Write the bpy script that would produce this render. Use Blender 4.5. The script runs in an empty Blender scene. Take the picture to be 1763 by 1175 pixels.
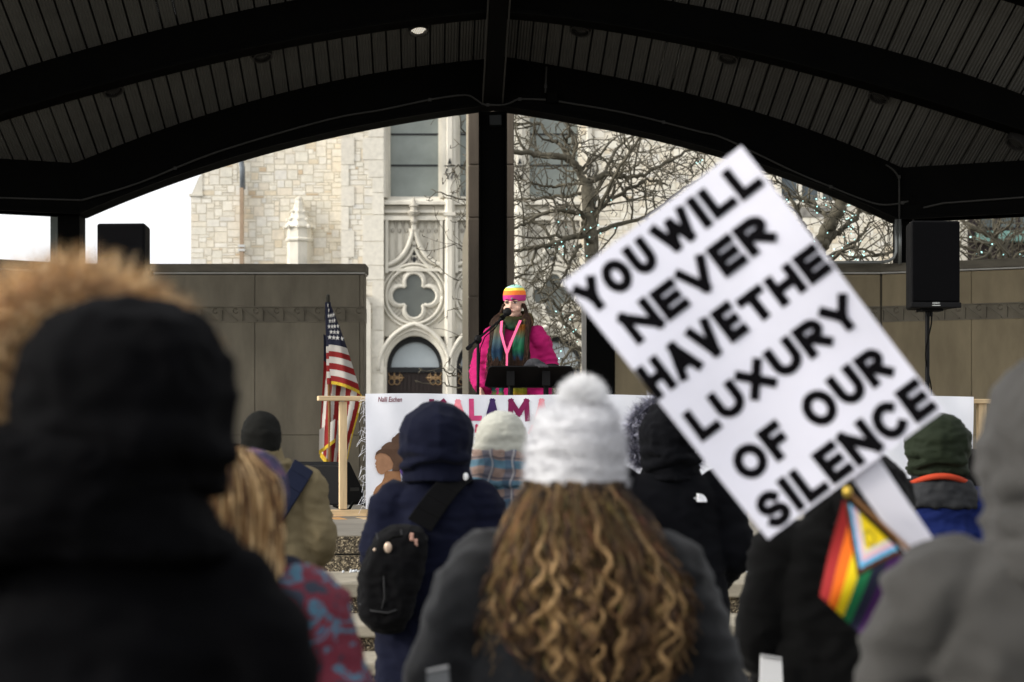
import bpy, bmesh, math, random
import numpy as np
from mathutils import Vector, Matrix, noise, Quaternion
R = math.radians
scene = bpy.context.scene
COL = scene.collection

# ------------------------------------------------------------------ camera, sky, sun, exposure
CAMZ = 1.6
FPX, CX, CY = 3428.0, 881.5, 755.0            # 70 mm lens on a 36 mm frame, 1763 px wide
cam_d = bpy.data.cameras.new("camera"); cam = bpy.data.objects.new("camera", cam_d); COL.objects.link(cam)
cam.location = (0, 0, CAMZ); cam.rotation_euler = (R(90), 0, 0)
cam_d.lens = 70.0; cam_d.sensor_width = 36.0
cam_d.shift_y = (CY - 587.5) / 1763.0
cam_d.clip_end = 2000; cam_d.clip_start = 0.05
cam_d.dof.use_dof = True; cam_d.dof.focus_distance = 15.6; cam_d.dof.aperture_fstop = 3.6
scene.camera = cam

SUN_DIR = Vector((-0.87, -0.24, 0.43)).normalized()      # towards the sun: low, from the left behind the viewer
sun_el = math.asin(SUN_DIR.z); sun_az = math.atan2(SUN_DIR.x, SUN_DIR.y)
world = bpy.data.worlds.new("World"); scene.world = world; world.use_nodes = True
wt = world.node_tree; wt.nodes.clear()
sky = wt.nodes.new('ShaderNodeTexSky'); sky.sky_type = 'NISHITA'; sky.sun_disc = False
sky.sun_elevation = sun_el; sky.sun_rotation = sun_az
sky.air_density = 1.0; sky.dust_density = 8.0; sky.ozone_density = 1.0
hs = wt.nodes.new('ShaderNodeHueSaturation'); hs.inputs['Saturation'].default_value = 0.18
bg = wt.nodes.new('ShaderNodeBackground'); bg.inputs['Strength'].default_value = 0.13
wo = wt.nodes.new('ShaderNodeOutputWorld')
veil = wt.nodes.new('ShaderNodeMix'); veil.data_type = 'RGBA'; veil.blend_type = 'ADD'; veil.inputs['Factor'].default_value = 1.0
veil.inputs['B'].default_value = (7.6, 7.7, 7.9, 1)            # thin bright winter overcast over the clear sky
wt.links.new(sky.outputs[0], hs.inputs['Color']); wt.links.new(hs.outputs[0], veil.inputs['A']); wt.links.new(veil.outputs['Result'], bg.inputs['Color']); wt.links.new(bg.outputs[0], wo.inputs['Surface'])
sl = bpy.data.lights.new("sun", 'SUN'); sl.energy = 2.2; sl.angle = R(8); sl.color = (1.0, 0.93, 0.82)
so = bpy.data.objects.new("sun", sl); COL.objects.link(so)
so.rotation_euler = SUN_DIR.to_track_quat('Z', 'Y').to_euler()
scene.view_settings.view_transform = 'Standard'; scene.view_settings.look = 'None'
scene.view_settings.exposure = -0.05; scene.view_settings.gamma = 1.0

# ------------------------------------------------------------------ helpers
def at(px, py, Y):
    """a point of the photograph at depth Y"""
    return Vector(((px - CX) / FPX * Y, Y, CAMZ - (py - CY) / FPX * Y))
def lerp(a, b, t): return a + (b - a) * t
def rot2(v, a): return Vector((v.x*math.cos(a)-v.y*math.sin(a), v.x*math.sin(a)+v.y*math.cos(a), v.z))

class MB:
    """collects shapes and builds them as ONE mesh object"""
    def __init__(s): s.v=[]; s.f=[]; s.m=[]; s.c=[]; s.col=(1,1,1); s.mi=0
    def addv(s, p): s.v.append(tuple(p)); s.c.append(s.col); return len(s.v)-1
    def face(s, idx): s.f.append(tuple(idx)); s.m.append(s.mi)
    def poly(s, pts): s.face([s.addv(p) for p in pts])
    def box(s, lo, hi, M=None):
        x0,y0,z0=lo; x1,y1,z1=hi
        ps=[(x0,y0,z0),(x1,y0,z0),(x1,y1,z0),(x0,y1,z0),(x0,y0,z1),(x1,y0,z1),(x1,y1,z1),(x0,y1,z1)]
        s.hexa([Vector(p) for p in ps], M)
    def hexa(s, ps, M=None):
        i=[s.addv(M@p if M else p) for p in ps]
        for q in ((0,3,2,1),(4,5,6,7),(0,1,5,4),(1,2,6,5),(2,3,7,6),(3,0,4,7)): s.face([i[k] for k in q])
    def bar(s, a, b, w, d, up=Vector((0,0,1))):
        a=Vector(a); b=Vector(b); t=(b-a).normalized()
        if abs(t.dot(up))>.98: up=Vector((0,1,0))
        x=t.cross(up).normalized()*w/2; y=x.normalized().cross(t).normalized()*d/2
        s.hexa([a-x-y,a+x-y,a+x+y,a-x+y,b-x-y,b+x-y,b+x+y,b-x+y])
    def rings(s, rs, cap=True, closed=True):
        n=len(rs[0]); ids=[[s.addv(p) for p in r] for r in rs]
        for a,b in zip(ids,ids[1:]):
            for k in range(n if closed else n-1):
                k2=(k+1)%n; s.face((a[k],a[k2],b[k2],b[k]))
        if cap and closed:
            s.face(ids[0][::-1]); s.face(ids[-1])
    def tube(s, pts, rad, n=6, cap=True, flat=1.0):
        pts=[Vector(p) for p in pts]; m=len(pts)
        rad = rad if hasattr(rad,'__len__') else [rad]*m
        ref=None; rs=[]
        for i in range(m):
            t=(pts[min(i+1,m-1)]-pts[max(i-1,0)])
            if t.length<1e-9: t=Vector((0,0,1))
            t.normalize()
            if ref is None:
                ref = Vector((0,0,1)) if abs(t.z)<.9 else Vector((1,0,0))
            x=(ref-t*ref.dot(t))
            if x.length<1e-6: x=t.orthogonal()
            x.normalize(); y=t.cross(x); ref=x
            rs.append([pts[i]+x*(rad[i]*math.cos(2*math.pi*k/n))+y*(rad[i]*flat*math.sin(2*math.pi*k/n)) for k in range(n)])
        s.rings(rs, cap)
    def lathe(s, c, prof, n=16):
        c=Vector(c)
        s.rings([[c+Vector((r*math.cos(2*math.pi*k/n), r*math.sin(2*math.pi*k/n), z)) for k in range(n)] for r,z in prof])
    def ball(s, c, rx, ry=None, rz=None, n=12, m=8):
        ry=ry or rx; rz=rz or rx; c=Vector(c); rs=[]
        for j in range(m+1):
            th=math.pi*(j+.02*(j==0)-.02*(j==m))/m
            th=max(.02,min(math.pi-.02,th))
            rs.append([c+Vector((rx*math.sin(th)*math.cos(2*math.pi*k/n), ry*math.sin(th)*math.sin(2*math.pi*k/n), -rz*math.cos(th))) for k in range(n)])
        s.rings(rs)
    def prism(s, pts, off):
        """closed outline extruded by the vector off"""
        off=Vector(off); a=[s.addv(p) for p in pts]; b=[s.addv(Vector(p)+off) for p in pts]; n=len(pts)
        s.face(a[::-1]); s.face(b)
        for k in range(n): s.face((a[k],a[(k+1)%n],b[(k+1)%n],b[k]))
    def grid(s, fn, nu, nv, mfn=None):
        ids=[[s.addv(fn(i/nu,j/nv)) for j in range(nv+1)] for i in range(nu+1)]
        for i in range(nu):
            for j in range(nv):
                if mfn:
                    m=mfn((i+.5)/nu,(j+.5)/nv)
                    if m is None: continue
                    s.mi=m
                s.face((ids[i][j],ids[i+1][j],ids[i+1][j+1],ids[i][j+1]))
    def mesh(s, name):
        me=bpy.data.meshes.new(name); me.from_pydata(s.v,[],s.f)
        me.polygons.foreach_set('material_index', s.m)
        return me
    def build(s, name, mat, parent=None, smooth=False, color=False, recalc=True, bevel=0):
        me=s.mesh(name)
        for m in (mat if isinstance(mat,(list,tuple)) else [mat]): me.materials.append(m)
        if color:
            a=me.color_attributes.new("Col",'FLOAT_COLOR','POINT')
            a.data.foreach_set('color', np.array([(c[0],c[1],c[2],1.0) for c in s.c],dtype=np.float32).ravel())
        if recalc:
            bm=bmesh.new(); bm.from_mesh(me); bmesh.ops.recalc_face_normals(bm, faces=bm.faces); bm.to_mesh(me); bm.free()
        if smooth: me.polygons.foreach_set('use_smooth', [True]*len(me.polygons))
        o=bpy.data.objects.new(name, me); COL.objects.link(o)
        if parent: o.parent=parent
        if bevel:
            b=o.modifiers.new("bevel",'BEVEL'); b.width=bevel; b.segments=2; b.limit_method='ANGLE'; b.angle_limit=R(40)
        return o

def evaluated(o):
    dg=bpy.context.evaluated_depsgraph_get(); dg.update()
    me=bpy.data.meshes.new_from_object(o.evaluated_get(dg), depsgraph=dg)
    return me
def remeshed(mb, voxel, name, mat, parent=None, smooth_it=4, disp=None, pre=None):
    """union of the collected shapes as one continuous skin"""
    o=mb.build("tmp", [], None)
    m=o.modifiers.new("r",'REMESH'); m.mode='VOXEL'; m.voxel_size=voxel
    if smooth_it:
        k=o.modifiers.new("s",'SMOOTH'); k.factor=.5; k.iterations=smooth_it
    me=evaluated(o); old=o.data
    bpy.data.objects.remove(o); bpy.data.meshes.remove(old)
    if disp:
        n=len(me.vertices); co=np.empty(n*3,dtype=np.float32); me.vertices.foreach_get('co',co)
        no=np.array([v.normal[:] for v in me.vertices],dtype=np.float32).ravel()
        co=co.reshape(-1,3); no=no.reshape(-1,3)
        d=np.array([disp(Vector(c.tolist()),Vector(w.tolist())) for c,w in zip(co,no)],dtype=np.float32)
        co=co+no*d[:,None]; me.vertices.foreach_set('co',co.ravel())
    me.name=name; me.materials.clear()
    for q in (mat if isinstance(mat,(list,tuple)) else [mat]): me.materials.append(q)
    me.polygons.foreach_set('material_index',[0]*len(me.polygons))
    me.polygons.foreach_set('use_smooth',[True]*len(me.polygons)); me.update()
    ob=bpy.data.objects.new(name,me); COL.objects.link(ob)
    if parent: ob.parent=parent
    return ob

def tag(o, label=None, cat=None, group=None, kind=None):
    if label: o['label']=label
    if cat: o['category']=cat
    if group: o['group']=group
    if kind: o['kind']=kind
    return o
def empty(name, loc, rz=0.0, label=None, cat=None, group=None):
    o=bpy.data.objects.new(name,None); COL.objects.link(o); o.location=loc; o.rotation_euler=(0,0,rz)
    o.empty_display_size=.1
    return tag(o,label,cat,group)
def copy_tree(o, parent=None):
    c=o.copy(); COL.objects.link(c); c.parent=parent
    for ch in [x for x in bpy.data.objects if x.parent==o]: copy_tree(ch,c)
    return c

# ------------------------------------------------------------------ materials
def rgb(h):
    """display colour -> linear"""
    return tuple(((c/255)/12.92 if c/255<=.04045 else ((c/255+.055)/1.055)**2.4) for c in h)
MATS={}
def mat(name, col, rough=.75, var=.12, scale=6.0, bump=0.0, bscale=60.0, spec=.3, metal=0.0, stretch=(1,1,1), attr=False, sheen=0.0, detail=6, dist=.004, trans=0.0):
    if name in MATS: return MATS[name]
    m=bpy.data.materials.new(name); m.use_nodes=True; nt=m.node_tree; N=nt.nodes; L=nt.links
    p=N['Principled BSDF']; p.inputs['Roughness'].default_value=rough; p.inputs['Metallic'].default_value=metal
    p.inputs['Specular IOR Level'].default_value=spec
    if sheen: p.inputs['Sheen Weight'].default_value=sheen; p.inputs['Sheen Roughness'].default_value=.5
    tc=N.new('ShaderNodeTexCoord'); mp=N.new('ShaderNodeMapping'); mp.inputs['Scale'].default_value=stretch
    L.new(tc.outputs['Object'],mp.inputs['Vector'])
    nz=N.new('ShaderNodeTexNoise'); nz.inputs['Scale'].default_value=scale; nz.inputs['Detail'].default_value=detail; nz.inputs['Roughness'].default_value=.6
    L.new(mp.outputs[0],nz.inputs['Vector'])
    rp=N.new('ShaderNodeMapRange'); rp.inputs['From Min'].default_value=.3; rp.inputs['From Max'].default_value=.7
    rp.inputs['To Min'].default_value=1-var; rp.inputs['To Max'].default_value=1+var
    L.new(nz.outputs['Fac'],rp.inputs['Value'])
    mx=N.new('ShaderNodeMix'); mx.data_type='RGBA'; mx.blend_type='MULTIPLY'; mx.inputs['Factor'].default_value=1
    if attr:
        a=N.new('ShaderNodeAttribute'); a.attribute_name='Col'; L.new(a.outputs['Color'],mx.inputs['A'])
    else: mx.inputs['A'].default_value=(*col,1)
    L.new(rp.outputs[0],mx.inputs['B']); L.new(mx.outputs['Result'],p.inputs['Base Color'])
    if bump:
        nb=N.new('ShaderNodeTexNoise'); nb.inputs['Scale'].default_value=bscale; nb.inputs['Detail'].default_value=4
        L.new(mp.outputs[0],nb.inputs['Vector'])
        bp=N.new('ShaderNodeBump'); bp.inputs['Strength'].default_value=bump; bp.inputs['Distance'].default_value=dist
        L.new(nb.outputs['Fac'],bp.inputs['Height']); L.new(bp.outputs[0],p.inputs['Normal'])
    MATS[name]=m; m['mx']=mx.name; m['p']=p.name
    return m
def emat(name, col, strength):
    m=bpy.data.materials.new(name); m.use_nodes=True; nt=m.node_tree; p=nt.nodes['Principled BSDF']
    p.inputs['Base Color'].default_value=(*col,1); p.inputs['Emission Color'].default_value=(*col,1); p.inputs['Emission Strength'].default_value=strength
    return m

def text_polys(body, size=1.0, bold=0.0, res=6, spacing=1.0):
    """lettering from the built-in font as (verts, faces) in the XY plane"""
    cu=bpy.data.curves.new("t",'FONT'); cu.body=body; cu.size=size; cu.offset=bold; cu.resolution_u=res; cu.space_character=spacing
    o=bpy.data.objects.new("t",cu); COL.objects.link(o)
    me=evaluated(o)
    vs=[v.co.copy() for v in me.vertices]; fs=[tuple(p.vertices) for p in me.polygons]
    bpy.data.objects.remove(o); bpy.data.curves.remove(cu); bpy.data.meshes.remove(me)
    return vs,fs
def text_into(mb, body, P, U, V, w=None, h=None, bold=0.0, off=Vector((0,0,0)), spacing=1.0, bend=None):
    """write body with its box's bottom-left at P, U along the line (unit), V up (unit), scaled to w x h"""
    vs,fs=text_polys(body,1.0,bold,spacing=spacing)
    x0=min(v.x for v in vs); x1=max(v.x for v in vs); y0=min(v.y for v in vs); y1=max(v.y for v in vs)
    sy=h/(y1-y0) if h else w/(x1-x0); sx=w/(x1-x0) if w else sy
    base=len(mb.v)
    for v in vs:
        q=P+U*((v.x-x0)*sx)+V*((v.y-y0)*sy)+off
        mb.addv(bend(q) if bend else q)
    for f in fs: mb.face([base+k for k in f])

def arc(cx,cy,rx,ry,a0,a1,n=14): return [(cx+rx*math.cos(R(a0+(a1-a0)*k/n)),cy+ry*math.sin(R(a0+(a1-a0)*k/n))) for k in range(n+1)]
STROKES={"Y":[[(0,1),(.5,.42)],[(1,1),(.5,.42)],[(.5,.47),(.5,0)]],"O":[arc(.5,.5,.5,.5,0,360,28)],"U":[[(0,1),(0,.42)]+arc(.5,.42,.5,.42,180,360)+[(1,1)]],
 "W":[[(0,1),(.24,0)],[(.24,0),(.5,.85)],[(.5,.85),(.76,0)],[(.76,0),(1,1)]],"I":[[(.5,1),(.5,0)]],"L":[[(0,1),(0,0)],[(0,0),(1,0)]],"N":[[(0,0),(0,1)],[(0,1),(1,0)],[(1,0),(1,1)]],
 "E":[[(0,0),(0,1)],[(0,1),(1,1)],[(0,.5),(.92,.5)],[(0,0),(1,0)]],"F":[[(0,0),(0,1)],[(0,1),(1,1)],[(0,.5),(.88,.5)]],"V":[[(0,1),(.5,0)],[(.5,0),(1,1)]],
 "R":[[(0,0),(0,1)],[(0,1),(.5,1)]+arc(.5,.73,.48,.27,90,-90,12)+[(0,.46)],[(.42,.46),(1,0)]],"H":[[(0,0),(0,1)],[(1,0),(1,1)],[(0,.5),(1,.5)]],"A":[[(0,0),(.5,1)],[(.5,1),(1,0)],[(.2,.32),(.8,.32)]],
 "T":[[(0,1),(1,1)],[(.5,1),(.5,0)]],"M":[[(0,0),(.06,1)],[(.06,1),(.5,.3)],[(.5,.3),(.94,1)],[(.94,1),(1,0)]],"K":[[(0,0),(0,1)],[(1,1),(.05,.42)],[(.3,.58),(1,0)]],"X":[[(0,0),(1,1)],[(0,1),(1,0)]],"S":[arc(.5,.74,.46,.26,25,270,14)[:-1]+arc(.5,.24,.48,.24,90,-155,14)],"C":[arc(.52,.5,.52,.5,48,312,24)]}
LW={"M":1.2,"K":.9,"I":.02,"L":.72,"E":.72,"F":.68,"T":.85,"W":1.35,"O":1.12,"N":1.0,"H":.95,"A":1.05,"V":1.0,"Y":1.0,"U":.95,"R":.85,"S":.82,"C":.98,"X":.95}
def brush_word(mb,word,u0,u1,v0,v1,sw,fn,rnd,gap=1.36):
    """broad brush capitals; fn(u,v,lift) places a point of the board"""
    k=(u1-u0-sw-gap*sw*(len(word)-1))/sum(LW[c] for c in word); u=u0+sw/2; lift=0
    for c in word:
        w=LW[c]*k; va=v0+sw/2+rnd.uniform(-1,1); vb=v1-sw/2+rnd.uniform(-1,1); tl=rnd.uniform(-.02,.02)
        for st in STROKES[c]:
            P=[Vector((u+x*w+tl*(y-.5)*(vb-va),vb-y*(vb-va))) for x,y in st]; n=len(P); closed=(P[0]-P[-1]).length<.5; L_=[];R_=[]
            for i in range(n):
                a=P[i-1] if i else (P[-2] if closed else P[0]); b=P[i+1] if i<n-1 else (P[1] if closed else P[-1]); t=(b-a).normalized(); nn=Vector((-t.y,t.x)); e=0
                q=P[i]-(t*sw*.5 if (i==0 and not closed) else -t*sw*.5 if (i==n-1 and not closed) else t*0)*(1 if c not in "" else 0)
                h=sw/2*rnd.uniform(.96,1.04); L_.append(q+nn*h); R_.append(q-nn*h)
            lift+=.00012; ids=[(mb.addv(fn(a.x,a.y,lift)),mb.addv(fn(b.x,b.y,lift))) for a,b in zip(L_,R_)]
            for p,q in zip(ids,ids[1:]): mb.face((p[0],q[0],q[1],p[1]))
        u+=w+gap*sw
# ------------------------------------------------------------------ materials of the setting
M_black=mat("black_painted_steel",(.0018,.0018,.0016),.8,.25,3,.1,40,.05)
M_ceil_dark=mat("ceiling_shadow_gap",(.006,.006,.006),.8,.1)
M_conduit=mat("dull_conduit",(.022,.021,.018),.6,.2)
M_conc=mat("stage_concrete",(.150,.132,.098),.85,.24,2.0,.3,90,stretch=(1.6,1.6,.5))
M_cap=mat("cap_stone",(.105,.094,.072),.85,.3,3,.3,60,stretch=(1,1,3))
M_floor=mat("stage_floor_concrete",(.17,.155,.128),.8,.2,1.5,.25,120)
M_step=mat("pale_step_concrete",(.25,.225,.175),.85,.28,5,.5,60,stretch=(1,1,2.5))
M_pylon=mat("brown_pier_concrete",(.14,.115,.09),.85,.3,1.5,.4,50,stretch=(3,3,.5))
M_pyl_sunlit=mat("sunlit_tint_pier_stone",(.78,.72,.57),.8,.10,2,.2,50)  # pale cream tint stands in for sun on the pier's edge

def aggregate():
    m=mat("exposed_aggregate",(.2,.17,.12),.8,.2)
    nt=m.node_tree; N=nt.nodes; L=nt.links; p=N[m['p']]
    tc=N.new('ShaderNodeTexCoord'); vo=N.new('ShaderNodeTexVoronoi'); vo.inputs['Scale'].default_value=120
    L.new(tc.outputs['Object'],vo.inputs['Vector'])
    rp=N.new('ShaderNodeValToRGB'); e=rp.color_ramp.elements
    e[0].position=0; e[0].color=(.02,.016,.01,1); e[1].position=1; e[1].color=(.40,.33,.22,1)
    x=rp.color_ramp.elements.new(.45); x.color=(.075,.058,.036,1); x=rp.color_ramp.elements.new(.75); x.color=(.19,.155,.10,1)
    sp=N.new('ShaderNodeSeparateColor'); L.new(vo.outputs['Color'],sp.inputs[0]); L.new(sp.outputs[0],rp.inputs['Fac'])
    L.new(rp.outputs[0],p.inputs['Base Color'])
    b=N.new('ShaderNodeBump'); b.inputs['Strength'].default_value=1; b.inputs['Distance'].default_value=.012; b.invert=True
    L.new(vo.outputs['Distance'],b.inputs['Height']); L.new(b.outputs[0],p.inputs['Normal'])
    return m
M_aggr=aggregate()
def plank_mat():
    m=mat("ribbed_ceiling_board",(.088,.087,.081),.75,.15,2)
    nt=m.node_tree; N=nt.nodes; L=nt.links; p=N[m['p']]; mx=N[m['mx']]
    tc=N.new('ShaderNodeTexCoord'); s=N.new('ShaderNodeSeparateXYZ'); L.new(tc.outputs['Object'],s.inputs[0])
    a=N.new('ShaderNodeMath'); a.operation='MULTIPLY_ADD'; a.inputs[1].default_value=.041; L.new(s.outputs[1],a.inputs[0]); L.new(s.outputs[0],a.inputs[2])
    k=N.new('ShaderNodeMath'); k.operation='MULTIPLY'; k.inputs[1].default_value=2*math.pi/.033; L.new(a.outputs[0],k.inputs[0])
    w=N.new('ShaderNodeMath'); w.operation='SINE'; L.new(k.outputs[0],w.inputs[0])
    b=N.new('ShaderNodeBump'); b.inputs['Strength'].default_value=.9; b.inputs['Distance'].default_value=.006
    L.new(w.outputs[0],b.inputs['Height']); L.new(b.outputs[0],p.inputs['Normal'])
    return m
M_plank=plank_mat()

# ------------------------------------------------------------------ ground, stage, steps
STAGE_Z=CAMZ-.585
g=MB(); g.grid(lambda u,v: Vector((-300+600*u,-60+560*v,0)),2,2)
M_ground=mat("plaza_paving",(.12,.115,.10),.9,.2,.8,.3,40)
tag(g.build("ground",M_ground),kind='structure')
def yaw_pts(): pass
st=MB(); st.box((-12,12.16,.02),(12,30,STAGE_Z))
tag(st.build("stage_floor",M_floor,bevel=.02),kind='structure')
steps=empty("stage_steps",(0,11.5,0),0,"wide worn concrete steps with pebble risers leading up to the stage","steps")
def step(y_edge, drop, depth, slab, z_low, y_back, lip=.035):
    z=CAMZ-drop
    t=MB(); t.box((-8,y_edge-11.5,z-slab),(8,y_back-11.5,z)); t.build("tread",M_step,steps,bevel=.012)
    r=MB(); r.box((-8,y_edge-11.5+lip,z_low),(8,y_back-11.5,z-slab-.002)); r.build("riser",M_aggr,steps)
# top riser below the stage edge: two bands of pebble concrete
t=MB(); t.box((-8,.60,CAMZ-.70),(8,.66,STAGE_Z-.012)); t.box((-8,.56,CAMZ-.81),(8,.66,CAMZ-.712)); t.build("riser",M_aggr,steps)
step(11.12,.806,1.1,.085,CAMZ-.978,12.16)
step(10.45,.978,.75,.07,CAMZ-1.118,11.15)
step(9.94,1.118,.6,.07,CAMZ-1.26,10.48)
step(9.5,1.26,.5,.07,CAMZ-1.42,9.97)
step(9.1,1.42,.5,.07,0,9.53)
sn=MB(); random.seed(5)
for (x,y,z) in [(605,985,11.95),(1150,984,11.9),(1165,986,11.8),(612,984,12.0),(1140,985,12.05),(1300,985,11.9),(1318,984,12.0)]:
    c=at(x,y,z); c.z=CAMZ-.806+.006
    for k in range(5): sn.ball(c+Vector((random.uniform(-.05,.05),random.uniform(-.03,.05),0)),random.uniform(.006,.014),None,random.uniform(.005,.010),7,5)
M_snow=mat("old_snow",(.5,.52,.54),.6,.1,20,.4,90)
tag(sn.build("snow",M_snow,smooth=True),"small leftover lumps of white snow along the top step","snow",None,'stuff')

# ------------------------------------------------------------------ bandshell
BY=22.85; DIRV=Vector((.041,-1,.328))
shell=empty("bandshell",(at(848,183,BY).x,BY,STAGE_Z),0,"black steel bandshell with arched beams and ribbed plank ceiling over the stage","bandshell")
SO=shell.location.copy()
def fit(pts, deg=3):
    x=np.array([p[0] for p in pts]); y=np.array([p[1] for p in pts]); c=np.polyfit((x-850)/500,y,min(deg,len(pts)-1))
    return lambda q: float(np.polyval(c,(q-850)/500))
b1L=fit([(137,371),(225,330),(339,294),(412,270),(524,238),(660,210),(806,187),(847,182)]); b1R=fit([(849,182),(884,187),(1008,208),(1100,228),(1250,263),(1363,301),(1476,350),(1544,376)])
t1L=fit([(129,281),(240,238),(404,182),(660,124),(835,102)]); t1R=fit([(868,98),(893,101),(1008,124),(1100,141),(1288,188),(1401,227),(1510,269),(1553,289)])
b2L=fit([(0,197),(168,150),(311,110),(468,77),(660,43),(835,22)]); b2R=fit([(882,22),(1008,37),(1100,53),(1232,77),(1412,120),(1540,158),(1687,203),(1763,226)])
t2L=fit([(0,129),(90,101),(262,54),(502,2),(660,-26),(850,-48)]); t2R=fit([(852,-48),(1008,-24),(1138,0),(1363,43),(1566,98),(1763,164)])
def line(f1,f2,xa,xm,xb,Y,n=48):
    out=[]
    for i in range(n+1):
        x=lerp(xa,xm,i/n); out.append(at(x,f1(x),Y))
    for i in range(1,n+1):
        x=lerp(xm,xb,i/n); out.append(at(x,f2(x),Y))
    return out
A26=R(26)
def wing(p, side, ln=4.5): return p+Vector((side*math.cos(A26)*ln,-math.sin(A26)*ln,0))
top1=line(t1L,t1R,129,850,1553,BY); bot1=line(b1L,b1R,137,848,1546,BY)
top1=[wing(top1[0],-1)]+top1+[wing(top1[-1],1)]; bot1=[wing(bot1[0],-1)]+bot1+[wing(bot1[-1],1)]
Y2=20.95
top2=line(t2L,t2R,-260,851,2000,Y2); bot2=line(b2L,b2R,-260,858,2000,Y2)
def beam(top,bot,thick,name,flange=.05,up=.12):
    m=MB()
    for i in range(len(top)-1):
        a,b,c,d=bot[i],bot[i+1],top[i+1]+Vector((0,0,up)),top[i]+Vector((0,0,up))
        o=Vector((0,thick,0)); m.hexa([p-SO for p in (a,b,b+o,a+o,d,c,c+o,d+o)])
        f=Vector((0,-flange,0)); h=Vector((0,0,.035))
        m.hexa([p-SO for p in (a+f,b+f,b+o-f,a+o-f,a+f+h,b+f+h,b+o-f+h,a+o-f+h)])
    return m.build(name,M_black,shell)
beam(top1,bot1,.35,"arch_beam"); beam(top2,bot2,.3,"arch_beam",.04)
for k in (1,2):
    o=DIRV*2.2*k
    beam([p+o for p in top2],[p+o for p in bot2],.3,"arch_beam",.04)
def resample(line_,step_):
    out=[line_[0]]; acc=0
    for a,b in zip(line_,line_[1:]):
        d=(b-a).length; pos=step_-acc
        while pos<=d: out.append(a.lerp(b,pos/d)); pos+=step_
        acc=(acc+d)%step_
    return out
def ceiling(line_,length,start=0.0,ymin=None):
    m=MB(); P=resample(line_,.165); a0=DIRV*start; b0=DIRV*length
    for p,q in zip(P,P[1:]):
        if ymin is not None:
            if min(p.y,q.y)-ymin<.1: continue
            b0=DIRV*min(length,min(p.y,q.y)-ymin)
        d=(q-p).normalized(); n=Vector((-d.z,0,d.x)); e=d*.011
        m.mi=0; w=n*.03
        m.hexa([x-SO for x in (p+a0+e,q+a0-e,q+b0-e,p+b0+e,p+a0+e+w,q+a0-e+w,q+b0-e+w,p+b0+e+w)])
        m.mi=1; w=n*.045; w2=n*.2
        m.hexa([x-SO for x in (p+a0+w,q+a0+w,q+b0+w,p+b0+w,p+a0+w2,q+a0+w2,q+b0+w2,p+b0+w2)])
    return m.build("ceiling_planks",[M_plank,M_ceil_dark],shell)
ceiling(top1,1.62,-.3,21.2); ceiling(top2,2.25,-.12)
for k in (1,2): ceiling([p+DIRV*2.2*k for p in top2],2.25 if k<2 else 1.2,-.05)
# ridge beam
c0=at(848,140,BY)+DIRV*.02; m=MB()
w=.19
def rp(p): return p-SO
c1=c0+DIRV*8.0
m.hexa([rp(x) for x in (c0+Vector((-w/2,0,-.28)),c0+Vector((w/2,0,-.28)),c1+Vector((w/2,0,-.28)),c1+Vector((-w/2,0,-.28)),c0+Vector((-w/2,0,.4)),c0+Vector((w/2,0,.4)),c1+Vector((w/2,0,.4)),c1+Vector((-w/2,0,.4)))])
m.build("ridge_beam",M_black,shell)
m=MB()
for sx in (-1,1): m.tube([rp(c0+Vector((sx*(w/2+.018),0,-.27))),rp(c1+Vector((sx*(w/2+.018),0,-.27)))],.011,6)
m.build("conduit",M_conduit,shell)
# columns
def column(x0,x1,Y,ztop,name="column"):
    a=(x0-CX)/FPX*Y; b=(x1-CX)/FPX*Y; m=MB()
    t=.025; z0=STAGE_Z
    for q in (a,b): m.box((min(q,q+(t if q==a else -t))-SO.x,Y-SO.y,0),(max(q,q+(t if q==a else -t))-SO.x,Y+.3-SO.y,ztop-z0))
    m.box((a+t-SO.x,Y+.07-SO.y,0),(b-t-SO.x,Y+.1-SO.y,ztop-z0))
    m.box((a-.05-SO.x,Y-.05-SO.y,0),(b+.05-SO.x,Y+.35-SO.y,.03))
    return m.build(name,M_black,shell,bevel=.006)
column(824,873,BY+.02,at(0,190,BY).z); 
m=MB(); zt=at(0,360,BY).z
for a,b in ((99,137),(1546,1566)):
    x0=(a-CX)/FPX*(BY+.1); x1=(b-CX)/FPX*(BY+.1); m=MB(); m.box((x0-SO.x,.1,0),(x1-SO.x,.42,zt-STAGE_Z)); m.build("column",M_black,shell,bevel=.006)
x0=(85-CX)/FPX*23.1; x1=(99-CX)/FPX*23.1; m=MB(); m.box((x0-SO.x,.3,0),(x1-SO.x,.44,zt-STAGE_Z)); m.build("column_plate",mat("grey_green_steel",(.05,.06,.055),.5),shell)
# flagged hub plate and lamp box on the centre column
m=MB(); p=at(853,207,BY-.03); m.box((p.x-.07-SO.x,-.04,p.z-.06-SO.z),(p.x+.07-SO.x,.06,p.z+.06-SO.z)); m.build("lamp_box",mat("dark_box",(.006,.008,.008),.6),shell,bevel=.008)
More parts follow.
